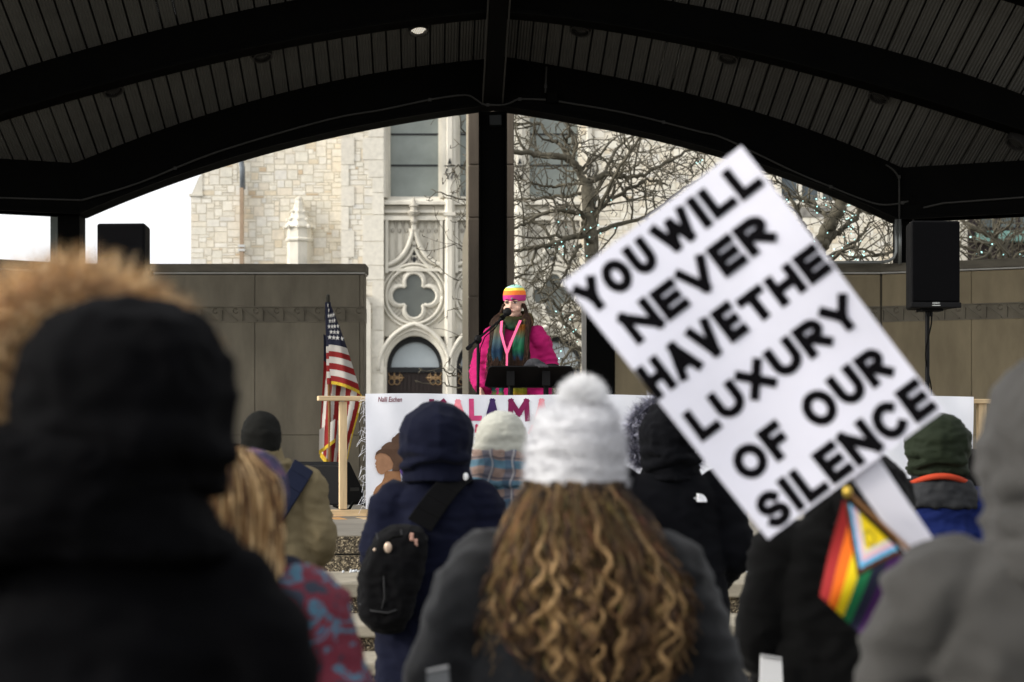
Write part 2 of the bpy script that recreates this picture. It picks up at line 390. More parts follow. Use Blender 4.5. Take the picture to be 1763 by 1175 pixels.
# conduits along the back beam
def cond(pts,Y=BY-.045,r=.012):
    m=MB(); P=[at(x,y,Y)-SO for x,y in pts]
    Q=[]
    for i in range(len(P)-1):
        p0,p1,p2,p3=P[max(i-1,0)],P[i],P[i+1],P[min(i+2,len(P)-1)]
        for t in (0,.25,.5,.75): Q.append(.5*((2*p1)+(p2-p0)*t+(2*p0-5*p1+4*p2-p3)*t*t+(3*p1-p0-3*p2+p3)*t**3))
    Q.append(P[-1]); m.tube(Q,r,6)
    for k in range(6,len(Q)-1,14):
        c=Q[k]; m.box((c.x-.018,c.y-.014,c.z-.018),(c.x+.018,c.y+.02,c.z+.018))
    m.build("conduit",M_conduit,shell)
cond([(141,345),(240,315),(374,262),(562,207),(660,189),(740,172),(800,164),(820,172),(832,180),(848,181),(866,181),(880,177),(895,171),(940,172)])
cond([(962,175),(1077,195),(1200,226),(1250,240),(1363,294),(1430,322),(1480,342),(1512,352),(1540,352),(1564,347)])
cond([(1548,455),(1548,320),(1546,305),(1538,293),(1525,284)]); 
m=MB()
for a,b,d in ((942,160,18),(1566,337,16)):
    p=at(a,b,BY-.04); q=at(a+d,b+d,BY-.04); m=MB(); m.box((p.x-SO.x,-.09,q.z-SO.z),(q.x-SO.x,0,p.z-SO.z)); m.build("junction_box",M_black,shell,bevel=.006)
cond([(941,115),(940,135),(939,160)]); cond([(1573,353),(1572,380)])
def wc(p,o=Vector((0,-.05,0))): return p+o
# conduit on the side beams follows the wing
for side,pts in ((-1,((141,345),(0,341))),(1,((1590,358),(1625,350),(1763,340)))):
    m=MB(); P=[]
    for (x,y) in pts:
        k=top1[1] if side<0 else top1[-2]
        # intersect the sight line with the wing's face
        s=(x-CX)/FPX; t=(k.x-s*k.y)/(-side*math.cos(A26)-s*math.sin(A26)); Yq=k.y-math.sin(A26)*t-.05
        P.append(at(x,y,Yq)-SO)
    m.tube(P,.012,6); m.build("conduit",M_conduit,shell)
# bent pipe over the right wall
m=MB(); P=[at(x,y,22.6)-SO for x,y in ((1420,453),(1440,452.5),(1515,452),(1530,450),(1539,444),(1543,434),(1543,420),(1543,378))]
m.tube(P,.018,8); m.tube([at(1549,378,22.6)-SO,at(1549,455,22.6)-SO],.02,8); m.build("bent_pipe",mat("pale_pipe",(.22,.23,.22),.35,metal=.6),shell,smooth=True)

# ceiling lights (recessed cans just inside the second beam)
M_can=mat("black_can",(.015,.014,.013),.5); M_lens=emat("lit_reflector",(1.0,.93,.78),.75); M_lensd=mat("dark_reflector",(.03,.03,.028),.3,metal=.5)
lamps=[(720,41,1,"ceiling light left of the ridge beam with its bulb shining"),(1000,41,0,"dark ceiling light just right of the ridge beam"),(450,86,0,"dark ceiling light second left of the ridge beam"),(193,145,0,"dark ceiling light farthest left under the second arch"),
 (1255,88,0,"dark ceiling light above the tip of the slanted sign"),(1515,156,0,"dark ceiling light right of the sign above the right knee of the arch"),(1752,236,0,"dark ceiling light cut by the right edge of the view")]
for (x,y,lit,lab) in lamps:
    y+=5
    # sight line meets the ceiling of the first bay
    best=None
    for k in range(60):
        t=.6+k*.025; Y=BY-t
        f=(t1L if x<850 else t1R)
        w0=at(x,y,Y); src=w0-DIRV*t; pxs=CX+src.x/BY*FPX; pys=CY-(src.z-CAMZ)/BY*FPX
        d=pys-f(pxs)
        if best is None or abs(d)<best[0]: best=(abs(d),w0,t)
    p=best[1]
    o=empty("ceiling_light",p,0,lab,"ceiling light","recessed lights in the plank ceiling")
    N=Vector((0,.31,-.95)).normalized()
    slope=((f(x+30)-f(x-30))/60); N=Vector((-slope*.9,-.31,-.93)).normalized(); q=N.to_track_quat('Z','Y').to_matrix().to_4x4()
    rs=.115
    def pl(mb,prof,n=20):
        mb.rings([[q@Vector((r*math.cos(2*math.pi*k/n),r*math.sin(2*math.pi*k/n),z)) for k in range(n)] for r,z in prof])
    m=MB(); pl(m,[(rs,-.02),(rs,.07),(rs-.02,.07),(rs-.03,.02),(.02,.018)]); m.build("housing",M_can,o)
    m=MB(); pl(m,[(rs-.028,.03),(rs-.05,.055),(.02,.06)]); m.build("reflector",M_lens if lit else M_lensd,o,smooth=True)
    m=MB()
    for k in range(-3,4):
        c=k*.024; h=math.sqrt(max(0,(rs-.02)**2-c*c)); m.bar(q@Vector((c,-h,.074)),q@Vector((c,h,.074)),.004,.004)
    m.build("guard_bars",M_can,o)

# pier behind the centre column
pier=empty("stone_pier",(at(845,700,24).x,24.0,0),0,"tall brown concrete pier with an edge coloured pale as if sunlit behind the centre column","pier")
def PX(px,Y): return (px-CX)/FPX*Y
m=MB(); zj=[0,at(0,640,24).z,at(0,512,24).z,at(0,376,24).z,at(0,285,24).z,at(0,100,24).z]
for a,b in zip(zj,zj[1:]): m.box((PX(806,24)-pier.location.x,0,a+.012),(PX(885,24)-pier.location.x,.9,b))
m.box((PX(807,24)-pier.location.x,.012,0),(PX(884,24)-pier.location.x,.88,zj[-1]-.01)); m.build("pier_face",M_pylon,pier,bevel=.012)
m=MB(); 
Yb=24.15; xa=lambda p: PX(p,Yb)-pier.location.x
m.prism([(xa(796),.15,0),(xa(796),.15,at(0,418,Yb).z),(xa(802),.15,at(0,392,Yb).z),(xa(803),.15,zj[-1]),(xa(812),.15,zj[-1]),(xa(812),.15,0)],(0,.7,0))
m.build("buttress",M_pyl_sunlit,pier)

# stage walls -------------------------------------------------------
WY=22.8; WZ=at(0,455,WY).z
M_conc_sunlit=mat("sunlit_tint_stage_concrete",(.195,.160,.100),.85,.22,2.0,.3,90,stretch=(1.6,1.6,.5))  # browner stage concrete with the right walls' sunlight put into its colour
M_relief=mat("relief_band_concrete",(.135,.119,.089),.85,.2,3)
def wall(name,a,b,thick,label,z0=STAGE_Z,panels=(),hjoint=True,m_=None,frieze=True,caps=True):
    """a, b: 2-D ends of the front face, seen from the stage side"""
    a=Vector((a[0],a[1],0)); b=Vector((b[0],b[1],0)); L_=(b-a).length; ang=math.atan2(b.y-a.y,b.x-a.x)
    o=empty(name,(a.x,a.y,z0),ang,label,"wall")
    H=WZ-z0; m_=m_ or M_conc
    # blocks with fine open joints
    m=MB(); js=[0]+[p*L_ for p in panels]+[L_]; hz=[0,.62,1.42,H-.41,H-.115] if frieze else [0,.62,1.6,H-.115]
    hz=[0,.62,H-.66,H-.49,H-.115]
    for x0,x1 in zip(js,js[1:]):
        for k,(z_0,z_1) in enumerate(zip(hz,hz[1:])):
            if k==2: continue
            m.box((x0+.004,0,z_0+(.004 if k else 0)),(x1-.004,thick,z_1-.004))
    m.box((.01,.012,0),(L_-.01,thick-.01,H-.12)); m.build("blocks",m_,o,bevel=.006)
    f=MB(); z_0,z_1=hz[2],hz[3]
    f.box((.0,.010,z_0),(L_,thick,z_1)); f.box((0,-.006,z_0-.006),(L_,.02,z_0+.006)); f.box((0,-.006,z_1-.006),(L_,.02,z_1+.006))
    n=max(1,int(L_/.235)); w_=L_/n; d=-.004
    for k in range(n):
        x=k*w_
        f.bar((x+.01,d+.008,z_1-.02),(x+w_*.8,d+.008,z_0+.012),.012,.034,Vector((0,1,0)))
        f.bar((x+.012,d+.008,z_0+.012),(x+.012,d+.008,z_1-.02),.010,.034,Vector((0,1,0)))
        cx,cz=x+w_*.72,z_1-.045
        ring=[Vector((cx+.028*math.cos(t*math.pi/6+.6),.006,cz+.028*math.sin(t*math.pi/6+.6))) for t in range(0,11)]
        f.tube(ring,.008,4)
    f.build("relief_band",M_relief,o)
    if caps:
        c=MB(); c.box((-.02,-.045,H-.095),(L_+.02,thick+.04,H)); c.build("cap",M_cap,o,bevel=.008)
        c=MB(); c.box((-.01,-.03,H-.113),(L_+.01,thick+.02,H-.0965)); c.build("drip_edge",mat("pale_drip_edge",(.34,.33,.30),.5),o)
    return o
xl0=PX(132,WY); xl1=PX(627,WY)
wall("stage_wall",(xl0,WY),(xl1,WY),.4,"grey concrete stage wall with relief band behind the flag",panels=(.62,.985))
wall("stage_wall",(xl0-4.0*math.cos(R(38)),WY-4.0*math.sin(R(38))),(xl0-.012,WY-.012),.4,"shaded end of stage wall angled forward behind the left loudspeaker",panels=(.5,))
xr0=PX(1058,WY); xr1=PX(1516,WY)
wall("stage_wall",(xr0,WY),(xr1,WY),.4,"brown concrete stage wall mostly hidden by the slanted sign",panels=(.4,.8),m_=M_conc_sunlit)
wall("stage_wall",(xr1+.012,WY-.006),(xr1+4.5*math.cos(R(27)),WY-4.5*math.sin(R(27))),.4,"brown concrete stage wall angled forward behind the right loudspeaker",panels=(.23,.6),m_=M_conc_sunlit)
# solid corner stones behind the fold of the walls
for xq,nm in ((xl0,"left"),(xr1,"right")):
    o=empty("wall_corner_pier",(xq,WY+.05,STAGE_Z),0,"square concrete corner pier behind the fold of the stage wall "+("beside the left loudspeaker" if nm=="left" else "beside the right loudspeaker"),"pier")
    m=MB(); m.box((-.14,.0,0),(.14,.3,WZ-STAGE_Z-.13)); m.build("shaft",M_conc,o); m=MB(); m.box((-.15,-.01,WZ-STAGE_Z-.129),(.15,.31,WZ-STAGE_Z-.012)); m.build("cap",M_cap,o)
# dark end post of the right wall
ep=empty("wall_end_post",(PX(1033,WY),WY,STAGE_Z),0,"dark steel end post of the right stage wall beside the speaker","post")
m=MB(); m.box((PX(1010,WY)-ep.location.x,-.02,0),(PX(1057,WY)-ep.location.x,.42,WZ-STAGE_Z)); m.build("post",M_black,ep,bevel=.01)
m=MB(); m.box((PX(1003,WY)-ep.location.x,-.01,0),(PX(1009.5,WY)-ep.location.x,.40,WZ-STAGE_Z)); m.build("edge_strip",mat("grey_edge_strip",(.3,.29,.27),.6),ep)
# ------------------------------------------------------------------ church behind the stage
CHY=50.0
church=empty("stone_church",(at(712,700,CHY).x,CHY,0),0,"cream ashlar stone church with tall windows, quatrefoils and pointed doors behind the stage","church")
CO=church.location.copy()
def cp(px,py,dy=0.0):
    """point on the church front (local), dy metres behind the front plane"""
    return at(px,py,CHY)-CO+Vector((0,dy,0))
M_stone=mat("ashlar_stone",(1,1,1),.85,.10,9,.35,70,attr=True,dist=.01)
M_mortar=mat("mortar",(.58,.53,.43),.9,.1,6)
M_lime=mat("carved_limestone",(.61,.58,.50),.8,.2,2.2,.2,40,stretch=(1,1,.5))
M_limed=mat("weathered_limestone",(.40,.375,.32),.85,.25,3,.3,40)
def glass_mat(name,c,rough=.35,var=.2,scale=1.2):
    return mat(name,c,rough,var,scale,.25,14,spec=.5)
M_frost=glass_mat("frosted_window_glass",(.20,.225,.205))
M_quat=glass_mat("dark_leaded_glass",(.11,.12,.108),.4)
M_iron=mat("dark_iron",(.012,.013,.014),.5)
M_door=mat("dark_brown_door",(.022,.014,.012),.6,.3,2,stretch=(6,1,1))
M_brass=mat("brass_scrollwork",(.38,.25,.13),.4,metal=.5)
M_tymp=mat("pale_reflecting_glass",(.42,.47,.49),.08,.12,.8,spec=.8)
def ashlar(x0,x1,z0,z1,y,seed,cell=.066,depth=.3,smallness=1.0):
    """random coursed stones, each with its own colour, in one mesh"""
    rnd=random.Random(seed); m=MB(); nx=int((x1-x0)/cell); nz=int((z1-z0)/cell)
    cw=(x1-x0)/nx; ch=(z1-z0)/nz
    used=[[False]*nz for _ in range(nx)]
    m.mi=1; m.col=(.5,.46,.38); m.box((x0,y+.005,z0),(x1,y+depth,z1)); m.mi=0
    base=[(.60,.56,.475),(.58,.55,.48),(.63,.605,.54),(.55,.525,.45),(.60,.55,.45),(.56,.545,.505),(.64,.61,.53),(.58,.535,.44)]
    sizes=[(4,4),(5,4),(5,3),(4,3),(3,3),(6,3),(5,2),(4,2),(6,2),(3,2),(7,1),(5,1),(3,1),(4,1),(2,2),(2,1),(1,1)]
    wts=[6,6,6,8,7,3,6,6,3,6,3,4,4,4,4,3,.5]
    for j in range(nz):
        for i in range(nx):
            if used[i][j]: continue
            opts=[]
            for (w,h),q in zip(sizes,wts):
                if i+w>nx or j+h>nz: continue
                if any(used[i+a][j+b] for a in range(w) for b in range(h)): continue
                opts.append(((w,h),q))
            (w,h)=rnd.choices([o[0] for o in opts],[o[1] for o in opts])[0] if opts else (1,1)
            for a in range(w):
                for b in range(h): used[i+a][j+b]=True
            c=rnd.choice(base); k=rnd.uniform(1.14,1.24)
            if rnd.random()<.05: c=(.55,.46,.32)
            if w*h<=6 and rnd.random()<.05: c=(.40,.27,.14)
            if rnd.random()<.07: c=(.60,.53,.42)
            c=tuple(lerp(v,u_,.35) for v,u_ in zip(c,(.595,.56,.475))); m.col=tuple(k*v for v in c); g=.0065; pr=rnd.uniform(0,.007)
            jx=lambda: rnd.uniform(-.005,.005)
            a0=Vector((x0+i*cw+g+jx(),y-pr,z0+j*ch+g+jx())); a1=Vector((x0+(i+w)*cw-g+jx(),y-pr,z0+(j+h)*ch-g+jx()))
            e=.008
            o=[Vector((a0.x,y+.02,a0.z)),Vector((a1.x,y+.02,a0.z)),Vector((a1.x,y+.02,a1.z)),Vector((a0.x,y+.02,a1.z))]
            f=[Vector((a0.x+e,a0.y,a0.z+e)),Vector((a1.x-e,a0.y,a0.z+e)),Vector((a1.x-e,a0.y,a1.z-e)),Vector((a0.x+e,a0.y,a1.z-e))]
            ids=[m.addv(p) for p in o]+[m.addv(p) for p in f]
            m.face(ids[4:]); 
            for q in range(4): m.face((ids[q],ids[(q+1)%4],ids[4+(q+1)%4],ids[4+q]))
    return m
X=lambda px: cp(px,0).x
Z=lambda py: cp(0,py).z
TOP=15.5
ashlar(X(322),X(590),0,Z(332),.62,11).build("wall",[M_stone,M_mortar],church,color=True)
ashlar(X(340),X(590),Z(332),TOP,.62,12).build("wall",[M_stone,M_mortar],church,color=True)
m=MB(); m.prism([(X(322),.60,Z(332)),(X(342),.60,Z(332)),(X(342),.60,Z(294)),(X(336),.60,Z(300))],(0,.35,0)); m.build("weathering",M_lime,church)
m=MB(); m.box((X(319),.57,Z(333)),(X(343),1.0,Z(329))); m.build("weathering",M_lime,church)
ashlar(X(588),X(660),0,TOP,.0,13,depth=.7).build("pier",[M_stone,M_mortar],church,color=True)
# small stepped buttress at the foot of the pier
m=MB(); m.prism([(X(627),-.16,0),(X(639),-.16,0),(X(639),-.16,Z(528)),(X(636),-.16,Z(520)),(X(627),-.16,Z(505))],(0,.158,0)); m.build("buttress",M_lime,church)
ashlar(X(1000),X(1650),0,TOP,.0,14,depth=.7).build("wall",[M_stone,M_mortar],church,color=True)
# quoins
rq=random.Random(3); m=MB(); z=0
while z<TOP-.6:
    h=rq.uniform(.35,.7); w=rq.choice([.28,.52,.38]); k=rq.uniform(.95,1.08); m.col=(.66*k,.625*k,.54*k); m.box((X(660)-w,-.022,z+.008),(X(660)+.01,.15,z+h-.008)); z+=h
z=0
while z<TOP-.6:
    h=rq.uniform(.35,.7); w=rq.choice([.18,.32]); k=rq.uniform(.95,1.08); m.col=(.68*k,.64*k,.55*k); m.box((X(588)-.01,-.022,z+.008),(X(588)+w,.3,z+h-.008)); z+=h
m.build("quoins",M_stone,church,color=True)
# ---- three bays
BAYS=[712.0,832.5,953.0]
def arch_pts(cx,zs,hw,apex,n=12):
    """pointed arch from left springing to right springing"""
    r=(hw*hw+apex*apex)/(2*hw)
    L=[];
    a_end=math.acos(max(-1,min(1,(r-hw)/r)))
    for k in range(n+1):
        a=a_end*k/n; L.append((cx-hw+r-r*math.cos(a), zs+r*math.sin(a)))
    Rr=[(2*cx-x,z) for x,z in L[::-1][1:]]
    return L+Rr
for bi,bc in enumerate(BAYS):
    dx=bc-712.0; x=lambda p: X(p+dx)
    xc=x(712.5)
    # window: glass panels and dark bars, set back
    m=MB(); m.box((x(664),.36,Z(338)),(x(760),.40,TOP)); m.build("window_glass",M_frost,church)
    py=336-54
    while Z(py)<TOP-.5: m=MB(); m.box((x(668),.335,Z(py)-.022),(x(757),.358,Z(py)+.022)); py-=54; m.build("window_bar",M_iron,church)
    # stone frame round it (stepped jambs) and the sill
    m=MB()
    for k,(o,d) in enumerate(((0,.0),(4,.1),(7,.22))):
        for a,b in ((660+o-3*(k==0),660+o+4),(765-o-4,765-o+3*(k==0))):
            m.box((x(a),d-.001*k,Z(340)),(x(b),.45+.004*k,TOP))
    m.prism([(x(657),.03,Z(352)),(x(657),.03,Z(347)),(x(657),.33,Z(336)),(x(657),.33,Z(352))],(x(768)-x(657),0,0))
    m.build("window_frame",M_lime,church)
    # panelled zone between sill and door
    m=MB(); m.box((x(657),.20,Z(579)),(x(768),.5,Z(353))); m.build("panel_wall",M_lime,church)
    m=MB(); m.box((x(657),.05,Z(379)),(x(768),.199,Z(372))); m.box((x(657),.10,Z(366)),(x(768),.199,Z(361))); m.box((x(666),.08,Z(467)),(x(759),.199,Z(462)))
    for a,b in ((663,668),(757,762)): m.box((x(a),.06,Z(470)),(x(b),.197,Z(379)))
    m.box((x(709.5),.04,Z(396)),(x(715.5),.196,Z(361)))
    m.build("panel_mouldings",M_lime,church)
    # recess shading comes from real depth: two blind panels with little arches
    m=MB()
    for a,b in ((669,705),(720,756)):
        for q in range(4):
            u0=lerp(a,b,q/3); m.bar(Vector((x(u0),.185,Z(455))),Vector((x(u0),.185,Z(393))),.05,.05,Vector((0,1,0)))
        for q in range(3):
            u0=lerp(a,b,q/3); u1=lerp(a,b,(q+1)/3)
            P=[Vector((px_,.185,pz)) for px_,pz in arch_pts((x(u0)+x(u1))/2,Z(395),(x(u1)-x(u0))/2,.28,6)]; m.tube(P,.022,5)
            c=Vector(((x(u0)+x(u1))/2,.19,Z(396)))
            m.ball(c,.045,.03,.06,6,4)
    m.build("blind_tracery",M_limed,church)
    # ogee label: two curves sweeping up to the finial
    m=MB()
    for s in (-1,1):
        P=[]
        for k in range(25):
            t=k/24
            # cubic: starts at the outer foot, ends vertical under the finial
            p0,p1,p2,p3=(712.5+s*50,456),(712.5+s*22,452),(712.5+s*7,428),(712.5,386)
            q=[(1-t)**3*a+3*(1-t)**2*t*b+3*(1-t)*t*t*c+t**3*d for a,b,c,d in zip(p0,p1,p2,p3)]
            P.append(Vector((x(q[0]),.13,Z(q[1]))))
        m.tube(P,.06,8); m.tube([p+Vector((-s*.11,.04,-.10)) for p in P],.04,6)
    # trefoil piercings under the ogee
    m.build("ogee_label",M_lime,church,smooth=True)
    m=MB()
    for (a,b,r) in ((712.5,432,.07),(705,444,.06),(720,444,.06),(698,450,.05),(727,450,.05),(712.5,446,.05)): m.ball((x(a),.2,Z(b)),r,.012,r*1.5,8,5)
    m.build("piercings",M_iron,church)
    # finial
    m=MB(); m.lathe((xc,.05,Z(386)),[(.05,0),(.09,.06),(.06,.18),(.13,.25),(.16,.30),(.10,.34),(.09,.42),(.13,.45),(.05,.57),(.01,.68)],8); m.build("finial",M_limed,church)
    # quatrefoil window
    r=15.5/FPX*CHY*1.0; of=22.5/FPX*CHY; zc=Z(509)
    lobes=[(of,0),(0,of),(-of,0),(0,-of)]
    out=[]
    for k,(lx,lz) in enumerate(lobes):
        a0=math.atan2(lz,lx)
        for q in range(13):
            a=a0-R(112)+R(224)*q/12; out.append((xc+lx+r*1.02*math.cos(a),zc+lz+r*1.02*math.sin(a)))
    m=MB(); m.prism([(p[0],.17,p[1]) for p in out],(0,.028,0)); m.build("quatrefoil_glass",M_quat,church)
    m=MB(); P=[Vector((xc+(p[0]-xc)*1.04,.14,zc+(p[1]-zc)*1.04)) for p in out]; P.append(P[0]); m.tube(P,.045,7)
    P2=[Vector((xc+(p.x-xc)*1.09,.16,zc+(p.z-zc)*1.09)) for p in P]; m.tube(P2,.05,7); m.build("quatrefoil_moulding",M_lime,church,smooth=True)
    m=MB()
    for rr,w,yy in ((.705,.042,.13),(.80,.036,.155)):
        m.tube([Vector((xc+rr*math.cos(k*math.pi/20),yy,zc+rr*math.sin(k*math.pi/20))) for k in range(41)],w,7)
    m.build("round_moulding",M_lime,church,smooth=True)
    # spandrel tracery darts
    for k in range(4):
        m=MB(); a=math.pi/4+k*math.pi/2
        for d in (-.16,0,.16):
            m.bar(Vector((xc+.52*math.cos(a+d),.19,zc+.52*math.sin(a+d))),Vector((xc+.66*math.cos(a+d*.8),.19,zc+.66*math.sin(a+d*.8))),.035,.03,Vector((0,1,0)))
        m.build("spandrel_tracery",M_limed,church)
    # pointed door: front slab with an arched opening, stepped archivolts, door behind
    hw=(x(762)-x(665))/2; zs=Z(632); ap=Z(577)-zs; xm=(x(665)+x(762))/2
    A=arch_pts(xm,zs,hw,ap,14)
    m=MB(); outer=[(x(657),.08,0)]+[(x(657),.08,Z(579.5))]+[(xm,.08,Z(579.5)+.0)]
    # fill between the arch and a larger arch
    B=arch_pts(xm,zs-.1,hw+.16,ap+.33,14)
    for k in range(len(A)-1):
        m.hexa([Vector(p) for p in ((A[k][0],.1,A[k][1]),(A[k+1][0],.1,A[k+1][1]),(A[k+1][0],.5,A[k+1][1]),(A[k][0],.5,A[k][1]),(B[k][0],.02,B[k][1]),(B[k+1][0],.02,B[k+1][1]),(B[k+1][0],.5,B[k+1][1]),(B[k][0],.5,B[k][1]))])
    for s in (0,1):
        a=A[0][0] if s==0 else A[-1][0]; b=B[0][0] if s==0 else B[-1][0]
        m.box((min(a,b),.02+.0,0),(max(a,b),.5,zs-.0))
    m.build("door_arch",M_lime,church)
    m=MB(); C=arch_pts(xm,zs-.1,hw+.2,ap+.38,14); m.tube([Vector((p[0],.0,p[1])) for p in C],.06,6)
    C=arch_pts(xm,zs,hw+.09,ap+.14,14); m.tube([Vector((p[0],.05,p[1])) for p in C],.035,6); m.build("hood_mould",M_lime,church,smooth=True)
    m=MB()
    D=arch_pts(xm,zs,hw-.002,ap-.002,14); E=arch_pts(xm,zs,hw-.1,ap-.16,14)
    for k in range(len(D)-1):
        m.hexa([Vector(p) for p in ((E[k][0],.3,E[k][1]),(E[k+1][0],.3,E[k+1][1]),(E[k+1][0],.45,E[k+1][1]),(E[k][0],.45,E[k][1]),(D[k][0],.28,D[k][1]),(D[k+1][0],.28,D[k+1][1]),(D[k+1][0],.45,D[k+1][1]),(D[k][0],.45,D[k][1]))])
    m.box((xm-hw,.29,zs-.13),(xm+hw,.46,zs+.0)); m.build("door_frame",M_iron,church)
    m=MB(); m.prism([(p[0],.38,p[1]) for p in E],(0,.03,0)); m.build("fanlight",M_tymp,church)
    d=MB(); n=14
    for k in range(n):
        a=xm-hw+2*hw*k/n; d.box((a+.008,.34,0),(a+2*hw/n-.008,.42,zs-.132))
    d.box((xm-hw,.36,0),(xm+hw,.41,zs-.14)); dr=d.build("door",M_door,church)
    for s in (-1,1):
        for zz in (Z(650),Z(760)):
            h=MB(); bx=xm+s*hw; h.bar(Vector((bx-s*.05,.325,zz)),Vector((bx-s*.43,.325,zz)),.03,.02,Vector((0,1,0)))
            for (ox,oz,rr) in ((.12,.1,.075),(.12,-.1,.075),(.25,.1,.075),(.25,-.1,.075),(.185,0,.05),(.345,.04,.035),(.345,-.04,.035)):
                h.tube([Vector((bx-s*(ox+rr*math.cos(q*math.pi/7)),.325,zz+oz+rr*math.sin(q*math.pi/7))) for q in range(15)],.011,5)
            h.build("hinge",M_brass,dr,smooth=True)
    # pier right of the bay
    if bi<2 or True:
        a,b=x(765),x(783.5)
        m=MB(); m.prism([(a,.1,0),(a+.08,-.05,0),(b-.08,-.05,0),(b,.1,0),(b,.45,0),(a,.45,0)],(0,0,TOP))
        m.box((a-.01,-.08,Z(372)),(b+.01,.2,Z(366))); m.build("bay_pier",M_lime,church)
        m=MB(); xq=(a+b)/2
        m.prism([(xq-.05,-.075,Z(283)),(xq+.05,-.075,Z(283)),(xq,-.075,Z(273))],(0,.03,0))
        m.box((xq-.14,-.08,Z(287.5)),(xq+.14,-.052,Z(285.5)))
        for s in (-1,1):
            m.tube([Vector((xq+s*.06,-.06,Z(291))),Vector((xq+s*.10,-.06,Z(298))),Vector((xq+s*.05,-.06,Z(304))),Vector((xq+s*.05,-.06,Z(309)))],.022,5)
        m.build("carved_ornament",M_iron,church)
    # stone fill left of the first bay and joints
m=MB(); m.box((X(657),.5,0),(X(1002),.7,TOP)); m.build("core_wall",M_lime,church)
# pinnacle against the left wall
pn=at(512,455,CHY)-CO; m=MB(); c=(pn.x,.45,0)
Zr=lambda py: Z(py)
m.lathe(c,[(.31,0),(.31,Zr(415)),(.36,Zr(413)),(.37,Zr(410)),(.31,Zr(407)),(.31,Zr(391)),(.37,Zr(389)),(.35,Zr(385)),(.28,Zr(377)),(.27,Zr(374)),(.22,Zr(368)),(.20,Zr(362)),(.15,Zr(356)),(.12,Zr(347)),(.09,Zr(343)),(.09,Zr(339)),(.06,Zr(336)),(.01,Zr(334))],8)
for zz,rr,s in ((389,.37,.055),(376,.29,.045),(362,.21,.035)):
    for k in range(8):
        a=k*math.pi/4; m.ball((c[0]+rr*math.cos(a),c[1]+rr*math.sin(a),Zr(zz)),s,s,s*1.1,6,5)
m.build("pinnacle",M_lime,church)
# downpipe
m=MB(); m.tube([cp(407,200,.50),cp(408,262,.50),cp(412.5,285,.50),cp(413,322,.50)],.07,8); m.build("downpipe_offset",mat("grey_pipe",(.16,.18,.20),.4,metal=.3),church,smooth=True)
m=MB(); m.box((X(409),.40,0),(X(415),.56,Z(320))); m.build("downpipe",mat("tan_pipe",(.34,.25,.17),.6),church)
m=MB(); 
for py in (421,428): m.box((X(406),.385,Z(py+2)),(X(418),.58,Z(py-2)))
m.build("pipe_bracket",mat("pale_metal",(.6,.6,.58),.3,metal=.5),church)
# a window with grey panes far right
m=MB()
for a,b in ((1345,1372),(1381,1408),(1417,1444)): m.box((X(a),-.012,Z(346)),(X(b),.05,Z(240)))
m.build("window_glass",mat("grey_blue_glass",(.07,.085,.095),.3),church)
m=MB()
for a in (1341,1376,1412,1448): m.box((X(a-4),-.05,Z(352)),(X(a+4),.05,Z(236)))
m.box((X(1330),-.08,Z(353)),(X(1460),.05,Z(346.5))); m.build("window_frame",M_lime,church)
m=MB(); m.box((X(1370),-.02,Z(374)),(X(1440),.05,Z(358))); m.build("weathered_panel",mat("stained_stone",(.22,.21,.19),.9,.5,4),church)

# dark building at the far right
bd=empty("brick_building",(at(1800,700,58).x,58,0),0,"dark brick building with a teal copper band behind the right loudspeaker","building")
BO=bd.location
m=MB(); m.box((at(1662,0,58).x-BO.x,0,0),(at(1662,0,58).x-BO.x+14,6,16)); m.build("wall",mat("dark_brown_brick",(.055,.042,.042),.9,.4,5,.4,30),bd)
m=MB(); m.box((at(1641,0,58).x-BO.x,-.3,0),(at(1661.5,0,58).x-BO.x,.3,16)); m.build("corner_pilaster",M_lime,bd)
m=MB(); z0=at(0,412,57).z; z1=at(0,394,57).z; m.box((at(1692,0,57).x-BO.x,-.4,z0),(at(1692,0,57).x-BO.x+9,-.02,z1)); m.build("copper_band",mat("teal_copper",(.16,.30,.27),.6,.25,4),bd)
m=MB()
for k in range(4):
    a=at(1690+k*34,0,57.9).x-BO.x; m.box((a,-.06,at(0,392,58).z),(a+.42,-.003,at(0,372,58).z))
m.build("window",mat("dull_window",(.10,.12,.12),.2),bd)

